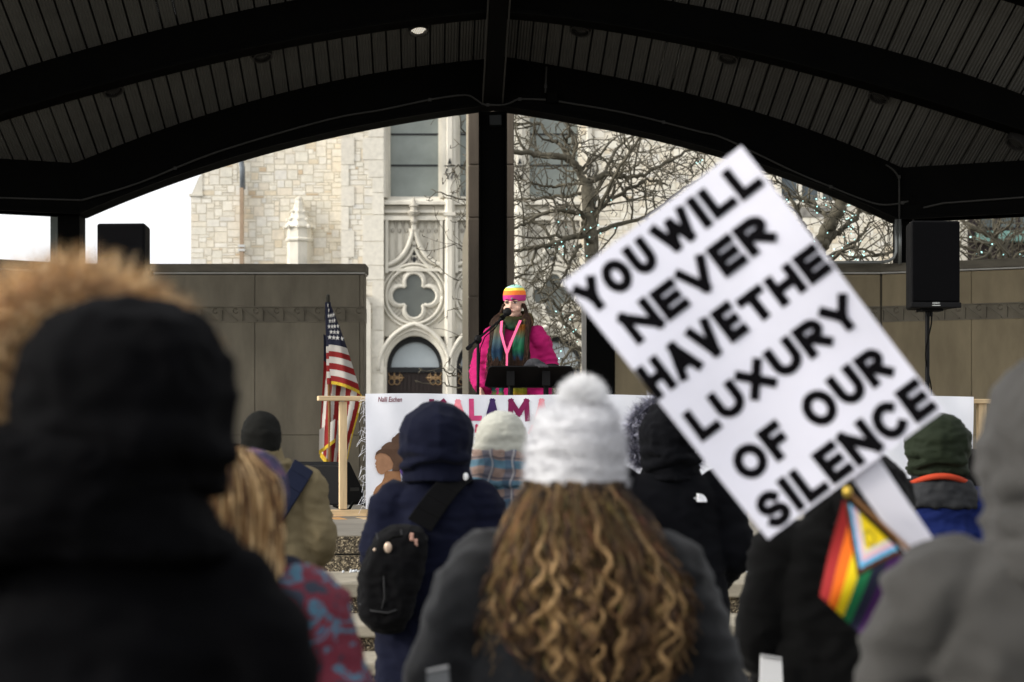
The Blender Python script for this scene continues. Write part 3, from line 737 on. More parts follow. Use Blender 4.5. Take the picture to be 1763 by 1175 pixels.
# ------------------------------------------------------------------ bare trees with fairy lights
M_bark=mat("grey_olive_bark",(.092,.082,.058),.85,.4,10,.5,50)
M_twig=mat("pale_twig",(.15,.13,.098),.8,.3,10)
M_fairy=emat("fairy_light",(.55,1.0,.97),1.3)
def tree(name,label,limbs,seed,density=1.0,thick=1.0,tl=1.0):
    rnd=random.Random(seed); root=empty(name,limbs[0][0][0]*1.0,0,label,"tree","bare trees behind the stage")
    root.location.z=0; O=root.location.copy()
    tr=MB(); cr=MB(); nodes=[]
    def twig(p,d,r,ln,lev):
        n=max(3,int(ln/.13)); P=[p.copy()]; q=p.copy(); dd=d.normalized()
        for i in range(n):
            dd=(dd+Vector((rnd.gauss(0,.33),rnd.gauss(0,.25),rnd.gauss(0,.30)+.035))).normalized()
            q=q+dd*(ln/n); P.append(q.copy())
            if lev>0 and i>=0 and rnd.random()<(.62 if lev>1 else .5)*density:
                side=Vector((rnd.gauss(0,1),rnd.gauss(0,.6),rnd.gauss(0,1))); side-=dd*side.dot(dd)
                if side.length>.05:
                    nd=(dd*.55+side.normalized()*rnd.uniform(.6,1.1)).normalized()
                    twig(q,nd,max(r*(1-i/n)*.62,.005),ln*rnd.uniform(.35,.65),lev-1)
            elif rnd.random()<.55:  # spur
                side=Vector((rnd.gauss(0,1),rnd.gauss(0,.6),rnd.gauss(0,1))).normalized(); L_=rnd.uniform(.03,.10)
                cr.tube([q-O,q+side*L_*.6-O,q+(side+Vector((0,0,.3)))*L_-O],[.008,.006,.008],3)
        rad=[max(r*(1-.75*i/n),.0050) for i in range(n+1)]
        cr.mi=0 if lev>0 or rnd.random()<.6 else 1
        cr.tube([x-O for x in P],rad,5 if lev>1 else (4 if lev>0 else 3))
        if lev>=2: nodes.extend(P[::2])
    for pts,r0,r1,kids in limbs:
        r0*=thick; r1*=thick
        # smooth the limb with some knobbly noise
        Q=[]
        for i in range(len(pts)-1):
            p0,p1,p2,p3=pts[max(i-1,0)],pts[i],pts[i+1],pts[min(i+2,len(pts)-1)]
            for t in [k/6 for k in range(6)]: Q.append(.5*((2*p1)+(p2-p0)*t+(2*p0-5*p1+4*p2-p3)*t*t+(3*p1-p0-3*p2+p3)*t**3)+Vector((rnd.gauss(0,.012),rnd.gauss(0,.02),rnd.gauss(0,.012))))
        Q.append(pts[-1]); n=len(Q)
        (tr if r0>.09 else cr).mi=0
        rr=[lerp(r0,r1,i/(n-1))*rnd.uniform(.9,1.15) for i in range(n)]
        (tr if r0>.09 else cr).tube([q-O for q in Q],rr,8 if r0>.05 else 6)
        nodes.extend(Q)
        for k in range(kids):
            i=rnd.randrange(int(n*.12),n); q=Q[i]; t=(Q[min(i+1,n-1)]-Q[max(i-1,0)]).normalized()
            side=Vector((rnd.gauss(0,1),rnd.gauss(0,.7),rnd.gauss(.15,1))); side-=t*side.dot(t); side.normalize()
            twig(q,t*.4+side,rr[i]*rnd.uniform(.3,.5)+.004,rnd.uniform(.7,1.5)*tl,2)
    if not tr.v: tr.tube([limbs[0][0][0]-O,limbs[0][0][-1]-O],.1,6)
    tr.build("trunk",M_bark,root,smooth=True); cr.build("crown",[M_bark,M_twig],root,smooth=True)
    return root,nodes
TA=29.0
def pl_(Y,*p): return [at(x,y,Y+dy) for x,y,dy in p]
limbsA=[
 (pl_(TA,(1042,880,0),(1040,700,0),(1030,560,.1),(1025,440,0),(1018,360,0),(1012,322,0)),.10,.085,5),
 (pl_(TA,(1012,330,0),(1000,300,0),(984,278,-.1),(960,270,-.2),(925,268,-.3),(885,260,-.5),(850,255,-.6)),.095,.05,8),
 (pl_(TA,(980,276,0),(966,250,.1),(950,240,.2),(930,215,.3),(915,214,.3),(885,213,.4)),.055,.03,7),
 (pl_(TA,(982,275,0),(975,250,0),(980,225,-.2),(975,205,-.3),(965,203,-.3)),.045,.02,6),
 (pl_(TA,(1016,318,0),(1040,300,.2),(1060,302,.4),(1090,306,.5),(1130,290,.6),(1180,262,.8),(1230,255,.9)),.075,.03,11),
 (pl_(TA,(1014,318,0),(995,315,.1),(970,318,.2),(945,322,.3),(915,315,.3),(885,310,.4)),.045,.02,7),
 (pl_(TA,(1012,330,0),(985,336,.2),(950,340,.3),(920,343,.3),(885,345,.3),(862,352,.2)),.045,.02,7),
 (pl_(TA,(1020,380,0),(985,365,-.2),(940,366,-.4),(905,385,-.5),(880,396,-.6)),.06,.03,8),
 (pl_(TA,(1024,420,0),(1000,405,-.2),(960,418,-.4),(925,425,-.5),(885,432,-.6)),.085,.04,9),
 (pl_(TA,(960,418,-.4),(953,450,-.5),(945,480,-.6),(925,505,-.7)),.04,.02,5),
 (pl_(TA,(1000,420,-.2),(985,445,-.3),(975,470,-.4),(955,500,-.5),(930,520,-.6)),.045,.02,6),
 (pl_(TA,(925,425,-.5),(915,455,-.6),(900,475,-.6),(885,480,-.6)),.035,.02,5),
 (pl_(TA,(1020,370,0),(1050,345,.3),(1085,325,.5),(1120,310,.6),(1150,320,.7)),.06,.025,9),
 (pl_(TA,(1018,360,0),(1030,320,.4),(1060,260,.6),(1090,235,.8),(1120,232,1.0)),.05,.02,8),
 (pl_(TA,(1025,400,0),(1070,385,.3),(1120,370,.4),(1170,330,.5),(1220,300,.6)),.06,.02,9),
 (pl_(TA,(1022,380,0),(1060,300,-.4),(1110,230,-.6),(1150,235,-.8)),.05,.02,7),
 (pl_(TA,(1032,600,0),(1000,580,-.2),(975,560,-.3),(955,520,-.4),(935,520,-.4)),.06,.02,8),
 (pl_(TA,(1036,650,0),(1010,610,-.2),(985,600,-.3),(960,640,-.4),(950,660,-.4)),.06,.02,9),
 (pl_(TA,(1034,620,0),(1010,640,.2),(990,650,.3),(975,672,.4)),.05,.02,7),
 (pl_(TA,(1030,560,0),(1000,540,.2),(975,545,.3),(950,560,.3)),.04,.02,6),
]
tA,nA=tree("bare_tree","knobbly bare tree with tangled lit branches right of the centre column",limbsA,21,.56,.62)
TL=27.5
limbsL=[(pl_(TL,(848,880,0),(848,700,0),(846,560,0),(848,420,0),(846,250,0)),.13,.05,3),
 (pl_(TL,(847,460,0),(830,400,0),(815,360,0),(800,345,-.1),(770,336,-.2),(742,326,-.2)),.035,.008,3),
 (pl_(TL,(847,400,0),(825,320,0),(805,300,0),(795,288,0),(775,285,0)),.03,.008,3),
 (pl_(TL,(848,480,0),(825,440,0),(808,435,0),(795,433,0),(782,420,0)),.025,.007,3),
 (pl_(TL,(848,700,0),(820,670,0),(790,650,0),(768,640,0),(760,625,0)),.03,.008,4),
 (pl_(TL,(848,700,0),(820,690,0),(795,668,0),(770,664,0),(750,655,0)),.03,.008,4),
 (pl_(TL,(848,560,0),(825,500,0),(805,485,0),(780,480,0)),.02,.006,3)]
tL,nL=tree("bare_tree","bare tree behind the centre column with twigs reaching left past the pier",limbsL,33,.35,.7,.4)
TB=26.5
limbsB=[
 (pl_(TB,(1400,880,0),(1402,700,0),(1402,560,0),(1405,450,0),(1418,412,0),(1432,380,0),(1452,345,0),(1470,300,0),(1480,250,0)),.20,.11,5),
 (pl_(TB,(1415,425,0),(1436,405,.1),(1455,390,.2),(1475,372,.3),(1480,350,.3),(1490,320,.3)),.075,.04,5),
 (pl_(TB,(1477,366,.3),(1500,366,.4),(1530,372,.5),(1560,380,.6)),.035,.015,6),
 (pl_(TB,(1410,440,0),(1390,400,-.2),(1375,370,-.3),(1355,330,-.4),(1330,300,-.5)),.06,.02,8),
 (pl_(TB,(1430,385,0),(1400,350,.3),(1370,340,.4),(1340,340,.5),(1320,310,.6)),.05,.02,8),
 (pl_(TB,(1405,470,0),(1440,440,-.3),(1470,425,-.4),(1500,435,-.5),(1530,440,-.5)),.05,.02,10),
 (pl_(TB,(1410,450,0),(1450,430,.4),(1480,410,.5),(1500,380,.6),(1515,360,.7)),.04,.015,8),
 (pl_(TB,(1405,480,0),(1460,450,.5),(1510,440,.6),(1560,430,.7)),.04,.015,8),
]
tB,nB=tree("bare_tree","thick leaning bare tree wound with fairy lights left of the right loudspeaker",limbsB,45,.5,.62)
TC=30.0
limbsC=[(pl_(TC,(1735,880,0),(1733,700,0),(1730,500,0),(1722,430,0),(1705,405,0),(1680,395,0),(1655,380,0)),.14,.03,10),
 (pl_(TC,(1724,440,0),(1740,410,.2),(1763,395,.3),(1800,380,.3)),.06,.02,8),
 (pl_(TC,(1728,470,0),(1700,440,-.3),(1670,430,-.4),(1645,420,-.4)),.05,.02,9),
 (pl_(TC,(1728,470,0),(1750,440,-.3),(1780,430,-.4)),.05,.02,8),
 (pl_(TC,(1722,430,0),(1712,390,.2),(1720,360,.3),(1735,340,.3)),.05,.02,8)]
tC,nC=tree("bare_tree","bare tree showing only its branch tips right of the right loudspeaker",limbsC,57,.55,.7)
def lights(nodes,filt,n,seed,label,size=.0095):
    rnd=random.Random(seed); c=[p for p in nodes if filt(CX+p.x/p.y*FPX,CY-(p.z-CAMZ)/p.y*FPX)]
    m=MB(); wire=MB(); last=None; 
    o=c[0]; root=empty("fairy_lights",o,0,label,"string lights","fairy lights wound on the bare trees"); pts=[]
    for k in range(n):
        p=rnd.choice(c)+Vector((rnd.gauss(0,.06),rnd.gauss(-.03,.05),rnd.gauss(0,.06))); pts.append(p)
        m.ball(p-o,size*rnd.uniform(.7,1.2),None,None,6,4)
    pts.sort(key=lambda p:(round(p.x*2),p.z))
    w=[pts[0]]
    for p in pts[1:]:
        if (p-w[-1]).length<.8: w.append(p)
    wire.tube([p-o for p in w],.003,3)
    m.build("bulbs",M_fairy,root); wire.build("wire",M_iron,root)
lights(nA,lambda x,y:950<x<1060 and 350<y<440,34,1,"fairy lights tangled in the branches above the speaker's hat")
lights(nA,lambda x,y:930<x<1040 and 540<y<670,24,2,"fairy lights in the branches beside the speaker's pink shoulder")
lights(nB,lambda x,y:1395<x<1485 and 330<y<450,70,3,"fairy lights wound round the thick leaning limb right of the sign")
lights(nB,lambda x,y:1325<x<1395 and 290<y<370,16,4,"fairy lights in twigs just right of the sign's top corner")
lights(nC,lambda x,y:1650<x<1763 and 395<y<450,14,5,"fairy lights low over the wall right of the right loudspeaker",.011)
lights(nA,lambda x,y:1195<x<1260 and 235<y<290,7,6,"small cluster of fairy lights above the sign's upper left edge")
# ------------------------------------------------------------------ things on the stage
M_pine=mat("pine_lumber",(.58,.43,.25),.7,.22,3,.2,60,stretch=(1,9,9))
M_pine2=mat("pine_lumber_upright",(.58,.43,.25),.7,.22,3,.2,60,stretch=(9,9,1))
M_pine3=mat("orange_pine_offcut",(.50,.28,.11),.7,.25,4)
FA=Vector((PX(547,14.5),14.5,0)); FB=Vector((PX(1703,15.7),15.7,0)); FANG=math.atan2(FB.y-FA.y,FB.x-FA.x)
FD=(FB-FA).normalized(); FN=Vector((FD.y,-FD.x,0))            # towards the crowd
def fr(px,py,out=0.0):
    """a point on the plane of the banner frame, out metres towards the crowd"""
    s=(px-CX)/FPX; t=(s*FA.y-FA.x)/(FD.x-s*FD.y); q=FA+FD*t; Y=q.y
    return Vector((q.x,q.y,CAMZ-(py-CY)/FPX*Y))+FN*out
frame=empty("timber_barrier",(FA.x,FA.y,STAGE_Z),FANG,"raw pine timber barrier along the stage edge with the painted banner on it","barrier")
IM=(Matrix.Translation(frame.location)@Matrix.Rotation(FANG,4,'Z')).inverted()
def fl(px,py,out=0.0): return IM@fr(px,py,out)
def fbox(x0,y0,x1,y1,o0,o1):
    a=fl(x0,y0); a2=fl(x0,y1); b=fl(x1,y1); m=MB(); m.box((a.x,-o1,min(a2.z,a.z)),(b.x,-o0,max(a.z,a2.z))); return m
fbox(547,682,1703,690.5,-.045,.045).build("rail",M_pine,frame,bevel=.006)
fbox(569,878,1690,889.5,-.02,.02).build("rail",M_pine,frame,bevel=.004)
for a,b in ((584,597),(1249,1260),(1683,1697)):
    fbox(a,691.5 if a<1600 else 690,b,877,-.03,.022).build("post",M_pine2,frame,bevel=.004)
for a,b,k in ((570,592,1),(619,640,0),(1240,1264,0),(1286,1300,0),(1676,1700,0)):
    p=fl(a,890); q=fl(b,890); m=MB(); m.box((p.x,-.20,.001),(q.x,.20,p.z-.012)); m.build("foot",M_pine3 if k else M_pine,frame,bevel=.005)

# painted banner
M_cloth=mat("white_banner_cloth",(.80,.81,.86),.85,.03,4,.25,180)
def paint(name,c): return mat(name,c,.8,.18,14)
banner=empty("banner",fr(627,876,.080),FANG,"white painted cloth banner with a brown woman's profile hung on the pine frame","banner")
BM=(Matrix.Translation(banner.location)@Matrix.Rotation(FANG,4,'Z')).inverted()
def ripple(q): return Vector((q.x,q.y+.008*math.sin(q.x*5.1+q.z*2)+.005*math.sin(q.x*11-q.z*5)+.004*math.sin(q.x*23+q.z*9)+.006*noise.noise(Vector((q.x*3,1,q.z*3))),q.z))
b0=BM@fr(627,876); b1=BM@fr(1668,682); btop=(BM@fr(627,682)).z+.014
m=MB(); 
def bf(u,v,d): 
    sag=.012*math.sin(u*math.pi*7)*v
    return ripple(Vector((lerp(b0.x,b1.x,u),d,lerp(b0.z+.02*u,btop-.0*u,v)+sag*.4)))
m.grid(lambda u,v: bf(u,v,-.0),220,24); m.grid(lambda u,v: bf(u,v,.004),220,24)
m.build("cloth",M_cloth,banner,smooth=True)
def bl(px,py): return BM@fr(px,py)
def bpoly(name,pts,mt,d=-.004):
    m=MB(); P=[]
    for (x,y) in pts: q=bl(x,y); P.append(ripple(Vector((q.x,d,q.z))))
    m.prism(P,(0,.003,0)); return m.build(name,mt,banner)
def cpts(L): return [(600+x/4.4075,660+y/4.4075) for x,y in L]
P_face=paint("painted_skin",(.36,.19,.105)); P_hair=paint("painted_hair",(.095,.052,.032)); P_sh=paint("painted_shoulder",(.33,.165,.08))
bpoly("painted_shoulders",cpts([(262,668),(257,715),(240,752),(196,788),(177,828),(174,870),(190,906),(480,906),(470,800),(430,760),(388,745),(382,700),(382,664)]),P_sh)
bpoly("painted_face",cpts([(192,543),(187,556),(186,572),(197,584),(193,596),(187,611),(192,620),(197,623),(190,633),(197,644),(201,660),(212,680),(232,691),(252,690),(268,672),(300,660),(331,640),(330,600),(303,560),(268,530),(225,524)]),P_face,-.008)
hair=[(188,547),(196,524),(215,508),(234,500),(238,484),(255,468),(268,458),(284,450),(297,446),(312,447),(314,424),(322,412),(338,404),(346,392),(360,380),(382,375),(410,380),(436,396),(440,440),(432,500),(425,560),(396,622),(372,665),(318,665),(322,640),(328,610),(303,560),(268,535),(225,528)]
bpoly("painted_hair",cpts(hair),P_hair,-.012)
ring=[]; m=MB(); c=bl(699,808); rr=.047
m.tube([Vector((c.x+rr*math.cos(k*math.pi/12),-.008,c.z+rr*1.25*math.sin(k*math.pi/12))) for k in range(25)],.013,6); m.build("painted_earring",paint("painted_violet",(.07,.035,.18)),banner)
def blet(ch,x0,x1,y0,y1,c,name):
    m=MB(); p=bl(x0,y1); q=bl(x1,y0); W_,H_=q.x-p.x,q.z-p.z
    brush_word(m,ch,0,W_*250,0,H_*250,(9.5 if y1-y0>25 else 5.5),lambda u,v,l: ripple(Vector((p.x+u/250,-.004-l*3,q.z-v/250))),random.Random(x0))
    m.build("painted_letter",paint(name,c),banner,recalc=False)
blet("K",735,764,688,725,(.18,.010,.06),"painted_plum"); blet("A",771,797,688,725,(.85,.27,.33),"painted_pink"); blet("L",803,825.5,688,725,(.62,.065,.2),"painted_rose")
blet("A",831,856,688,726,(.045,.018,.10),"painted_purple"); blet("M",870,908,688,726,(.19,.008,.07),"painted_wine"); blet("A",915,941,688,727,(.85,.27,.33),"painted_pink")
blet("M",813,834,730.5,746.5,(.55,.03,.11),"painted_red"); blet("A",905,921,731,748,(.85,.27,.33),"painted_pink")
m=MB(); p=bl(648,692.5); q=bl(688,684); text_into(m,"Nalli Eschen",Vector((p.x,-.005,p.z)),Vector((1,0,0)),Vector((.12,0,1)).normalized(),q.x-p.x,q.z-p.z,.012,bend=ripple); m.build("painted_signature",paint("painted_maroon",(.16,.01,.03)),banner)
rn=random.Random(8); m=MB()
for k in range(42):
    z=lerp(b0.z,btop,rn.random()); L_=rn.uniform(.015,.075); p=Vector((b0.x+.002,0,z)); q=p+Vector((-L_*.5,rn.uniform(-.02,.02),rn.uniform(-.03,.03))); r_=q+Vector((-L_*.5*rn.uniform(.2,1),rn.uniform(-.02,.02),rn.uniform(-.08,.02)))
    m.tube([p,q,r_],.0011,3)
m.build("frayed_threads",M_cloth,banner)

# american flag on a pole -------------------------------------------
FY=22.2
M_red=mat("flag_red",(.26,.012,.012),.75,.15,5); M_white=mat("flag_white",(.60,.57,.52),.75,.08,5); M_blue=mat("flag_blue",(.012,.014,.035),.75,.15,5); M_gold=mat("gold_fringe",(.62,.42,.03),.7,.3,30,.6,150)
M_wood=mat("varnished_pole",(.22,.10,.03),.4,.3,4,stretch=(6,6,1))
pole_o=at(568,846,FY); pole_o.z=STAGE_Z
fp=empty("flag_pole",pole_o,0,"varnished wooden pole with a dark metal tip standing against the grey wall","flag pole")
PO=pole_o
pt=at(564.5,513,FY)-PO; pb=at(568.5,838,FY)-PO
m=MB(); m.tube([pb.lerp(pt,k/8) for k in range(9)],.017,10); m.build("shaft",M_wood,fp,smooth=True)
m=MB(); m.tube([pt-Vector((0,0,.06)),pt+Vector((0,0,.0)),pt+Vector((0,0,.03)),pt+Vector((0,0,.04))],[.024,.024,.02,.005],10); m.build("tip",mat("dark_bronze",(.03,.028,.02),.35,metal=.6),fp)
m=MB(); m.tube([pb-Vector((0,0,.02)),pb+Vector((0,0,.22))],.024,10); m.build("ferrule",mat("dull_steel",(.2,.2,.2),.35,metal=.8),fp)
m=MB(); m.lathe((pb.x,pb.y,0),[(.19,0),(.19,.02),(.15,.04),(.06,.06),(.03,.10),(.03,.14)],20); m.build("base",M_black,fp,smooth=True)
fg=empty("national_flag",at(566,590,FY)*1.0,0,"red white and blue striped flag with gold fringe drooping from its pole","flag")
GO=fg.location.copy()
def fp_(x,y,dy): return at(x,y,FY)+Vector((0,dy,0))-GO
def redge(v): 
    P=[(568,521),(573,533),(579,547),(585,563),(591,580),(597,597),(602,613),(607,629),(612,645),(617,662),(621,680)]
    t=v*10; i=min(9,int(t)); f=t-i; return (lerp(P[i][0],P[i+1][0],f),lerp(P[i][1],P[i+1][1],f))
def front(u,v):
    lx,ly=565+3.2*v,521+141*v; rx,ry=redge(v)
    x=lerp(lx,rx,u); y=ly+(ry-ly)*(u**1.7)*1.0
    return fp_(x,y,-.03-.10*math.sin(u*math.pi*.9)*(.3+.7*v)-.02*math.sin(u*9+v*3))
m=MB()
def fm(u,v):
    if v>.965: return 3
    v_=v/.965
    if v_<7/13: return 0
    return 1 if int(v_*13)%2==0 else 2
m.grid(front,20,104,lambda u,v: fm(u,v))
# sleeve on the pole
for k in range(26):
    v0,v1=k/26,(k+1)/26; a=fp_(564.7+3.4*v0,521+141*v0,-.012); b=fp_(564.7+3.4*v1,521+141*v1,-.012)
    m.mi=0 if k<14 else (1 if (k//2)%2==0 else 2)
    m.tube([a,b],.033,10,cap=False)
def back(s,t):
    T=(lerp(556,622,s),lerp(575,683,s**1.2)); Bm=(lerp(549,597,s),787+21*math.sin(min(1,s/.62)*math.pi/2)-(16*max(0,(s-.62)/.38)))
    x=lerp(T[0],Bm[0],t)+2.5*math.sin(t*5+s*7)*(1-t); y=lerp(T[1],Bm[1],t)
    return fp_(x,y,.06+.05*math.sin(s*13+t*1.5)*(.3+.7*t))
def bm_(s,t):
    if t>.955 or s>.955: return 3
    if t<.22 and s<.35: return 0
    return 1 if int(s*8.9+t*.9)%2==0 else 2
m.grid(back,72,60,bm_)
# a turned-up corner at the lower left
def corner(s,t):
    a=(lerp(549,577,s),lerp(783,762,s)); b=(lerp(550,580,s),lerp(740,720,s)); return fp_(lerp(a[0],b[0],t),lerp(a[1],b[1],t),.0+.02*math.sin(s*6))
m.grid(corner,24,12,lambda s,t: 3 if t<.16 else (2 if int(s*3.2)%2==0 else 1))
m.build("flag_cloth",[M_blue,M_red,M_white,M_gold],fg,smooth=True)
m=MB()
for r in range(8):
    for c in range(6):
        v=(r+.6)*.065; u=(c+.35+.5*(r%2))*.26
        if u>.93 or v>.49: continue
        if redge(v)[0]-565<10 and c>0: continue
        p=front(u,v)+Vector((0,-.012,0)); st_=[]
        w=max(.25,min(1,(redge(v)[0]-565)/30))
        for q in range(10):
            a=math.pi/2+q*math.pi/5; rr=.030 if q%2==0 else .012
            st_.append(p+Vector((rr*w*math.cos(a),0,rr*math.sin(a))))
        m.prism(st_,(0,.004,0))
m.build("stars",mat("star_white",(.75,.74,.7),.7),fg)

# music stand lectern -------------------------------------------------
M_blk=mat("black_plastic",(.0045,.0045,.005),.6,.15,4,.1,120,.12)
lec=empty("lectern",at(909,755,15.2)*1.0,0,"wide black music stand lectern in front of the woman in pink","lectern"); lec.location.z=STAGE_Z; LO=lec.location.copy()
tl=at(842,632,15.0)-LO; tr_=at(985,632,15.0)-LO; bl_=at(833.5,667,15.2)-LO; br=at(995,667,15.2)-LO
def rounded(P,r=.03,n=5):
    out=[]
    for i in range(4):
        p=P[i]; a=(P[i-1]-p).normalized(); b=(P[(i+1)%4]-p).normalized()
        for k in range(n+1):
            t=k/n; out.append(p+a*r*(1-t)**2+b*r*t**2)
    return out
nrm=(tr_-tl).cross(bl_-tl).normalized()
m=MB(); m.prism(rounded([bl_,br,tr_,tl]),nrm*.012); m.build("tray",M_blk,lec,bevel=.003)
m=MB(); m.bar(bl_+Vector((.03,.03,.0)),br+Vector((-.03,.03,0)),.008,.08,Vector((0,1,0))); m.build("lip",M_blk,lec)
for px in (879,940):
    m=MB(); p=at(px,660,15.13)-LO; m.tube([Vector((p.x,p.y-.012,.03)),Vector((p.x,p.y-.012,p.z+.02))],.02,10); m.box((p.x-.03,p.y-.09,p.z-.02),(p.x+.03,p.y+.05,p.z+.10)); m.build("post",M_blk,lec)
    m=MB(); m.box((p.x-.04,p.y-.25,0),(p.x+.04,p.y+.25,.03)); m.build("foot",M_blk,lec,bevel=.01)
m=MB(); c=at(919,633,15.06); kh=empty("knit_glove",c,0,"dark grey knit glove lying on the top of the black lectern","glove")
m.ball((0,0,.025),.065,.05,.045,14,9); m.ball((.05,.01,.015),.045,.04,.03,10,7); m.ball((-.04,0,.01),.04,.03,.025,10,7)
for k in range(4): m.tube([Vector((-.02+.02*k,-.02,.02)),Vector((.03+.02*k,-.05,.012)),Vector((.05+.02*k,-.06,.0))],.012,6)
remeshed(m,.006,"glove_body",mat("charcoal_knit",(.035,.035,.04),.9,.3,60,.5,200),kh)
m=MB(); c=at(950,632,15.06); ph=empty("eyeglass_case",c,0,"small black case lying right of the glove on the lectern","case")
m.ball((0,0,.006),.055,.03,.02,14,7); m.build("case_shell",M_blk,ph,smooth=True); m=MB(); m.tube([Vector((.054*math.cos(k*math.pi/10),.03*math.sin(k*math.pi/10),.006)) for k in range(21)],.0025,5); m.build("seam",M_conduit,ph)

# microphone and stand ------------------------------------------------
mo=at(823,755,14.95); mo.z=STAGE_Z
ms=empty("microphone_stand",mo,0,"black boom microphone stand left of the woman in pink","microphone stand")
q=lambda x,y,Y=14.95: at(x,y,Y)-mo
m=MB(); m.tube([Vector((0,0,.03)),q(823,588)],.0115,10); m.tube([Vector((0,0,.4)),Vector((0,0,.75))],.015,10); m.build("pole",M_blk,ms)
m=MB(); m.tube([q(805,600,14.85),q(823,584,14.95),q(864,549,15.2)],.009,8); m.tube([q(804.5,601,14.85),q(811,595,14.88)],.016,8); m.build("boom_arm",M_blk,ms)
m=MB(); m.ball(q(823,585),.03,.03,.035,10,8); m.tube([q(823,585)+Vector((-.0,-.05,0)),q(823,585)+Vector((0,.04,0))],.012,8); m.build("clutch",M_blk,ms)
m=MB()
for k in range(3):
    a=k*2.094+.5; m.tube([Vector((0,0,.14)),Vector((.30*math.cos(a),.30*math.sin(a),.012))],.010,6)
m.build("tripod_base",M_blk,ms)
mi=empty("microphone",at(865.5,546,15.2),0,"black foam-topped microphone at the speaker's chin","microphone"); MO=mi.location.copy()
m=MB(); m.ball(at(873.5,537.5,15.26)-MO,.034,.034,.034,14,10); m.build("foam_windscreen",mat("black_foam",(.008,.008,.008),.95,.3,40,.8,200),mi,smooth=True)
m=MB(); m.tube([at(862,551,15.18)-MO,at(871,541,15.25)-MO],[.011,.017],10); m.build("handle",M_blk,mi,smooth=True)
m=MB(); m.tube([at(864,548.5,15.19)-MO+Vector((0,-.012,0)),at(866,546.5,15.2)-MO+Vector((0,-.012,0))],.02,8); m.build("clip",M_black,mi)
m=MB(); m.tube([at(862,551,15.18)-MO,at(852,566,15.1)-MO,at(835,580,15.0)-MO,at(827,600,14.93)-MO,at(825,640,14.93)-MO,at(821,680,14.93)-MO,at(822,760,14.93)-MO],.004,5); m.build("cable",M_black,mi)

# loudspeakers on stands ---------------------------------------------
def loudspeaker(loc,rz,lab,badge=True):
    o=empty("loudspeaker",loc,rz,lab,"loudspeaker","black loudspeakers on stands beside the stage"); W,D,H=.405,.36,.70
    m=MB(); m.prism([(-W/2,0,0),(W/2,0,0),(W/2-.05,D,0),(-W/2+.05,D,0)],(0,0,H)); m.build("cabinet",mat("black_cabinet",(.0035,.0035,.004),.7,.15,5,.3,200,.12),o,bevel=.018)
    m=MB(); m.box((-W/2+.012,-.012,.05),(W/2-.012,.001,H-.012)); m.build("grille",mat("black_grille",(.002,.002,.0025),.8,.1,5,.4,400,.05),o,bevel=.006)
    m=MB(); m.box((-W/2-.004,-.016,-.002),(W/2+.004,.01,.042)); m.build("chin",M_blk,o,bevel=.008)
    m=MB(); m.tube([Vector((0,.18,-.06)),Vector((0,.18,.005))],.024,10); m.box((-.09,.1,-.02),(.09,.27,-.002)); m.build("pole_mount",M_blk,o)
    m=MB(); m.box((W/2-.012,.13,.28),(W/2+.004,.26,.33)); m.build("handle",M_black,o)
    if badge:
        m=MB(); text_into(m,"QSC",Vector((-.032,-.0185,.026)),Vector((1,0,0)),Vector((0,0,1)),.062,.016,.02); m.box((-.034,-.0178,.014),(.034,-.0164,.019)); m.build("badge_lettering",mat("silver_badge",(.55,.56,.54),.3,metal=.4),o)
    return o
def spk_stand(loc,H,lab,rz=0):
    o=empty("speaker_stand",loc,rz,lab,"speaker stand","black speaker stands")
    m=MB(); m.tube([Vector((0,0,.12)),Vector((0,0,H*.55))],.024,10); m.tube([Vector((0,0,H*.5)),Vector((0,0,H))],.018,10); m.build("pole",M_blk,o)
    m=MB(); m.tube([Vector((0,0,H*.52)),Vector((0,0,H*.58))],.034,10); m.tube([Vector((-.06,0,H*.55)),Vector((.06,0,H*.55))],.008,6); m.build("collar",M_blk,o)
    for k in range(3):
        a=k*2.094+1.2; m=MB(); m.tube([Vector((.03*math.cos(a),.03*math.sin(a),.62)),Vector((.52*math.cos(a),.52*math.sin(a),.015))],.014,6); m.tube([Vector((.02*math.cos(a),.02*math.sin(a),.22)),Vector((.28*math.cos(a),.28*math.sin(a),.30))],.009,5); m.build("leg",M_blk,o)
    return o
YR=16.0; zb=at(0,530,YR).z; cxr=PX(1611,YR)
loudspeaker((cxr,YR,zb),R(3),"black loudspeaker with a silver badge on its stand at the right wall")
sr=spk_stand((cxr-.03,YR+.18,STAGE_Z),zb-STAGE_Z-.02,"black speaker stand with a looped cable under the right loudspeaker")
m=MB(); H_=zb-STAGE_Z; P=[]
for k in range(60):
    t=k/59; P.append(Vector((.032*math.cos(t*12)+.012*math.sin(t*5),-.032*math.sin(t*9)-.01,H_*(.98-.78*t))))
m.tube(P,.006,5); m.build("cable",M_black,sr)
YL=16.3; zb=at(0,532,YL).z
loudspeaker((PX(208,YL),YL,zb),R(-4),"black loudspeaker left of the flag, half hidden by the fur hood",False)
spk_stand((PX(208,YL),YL+.18,STAGE_Z),zb-STAGE_Z-.02,"black speaker stand under the left loudspeaker behind the fur hood",1.0)

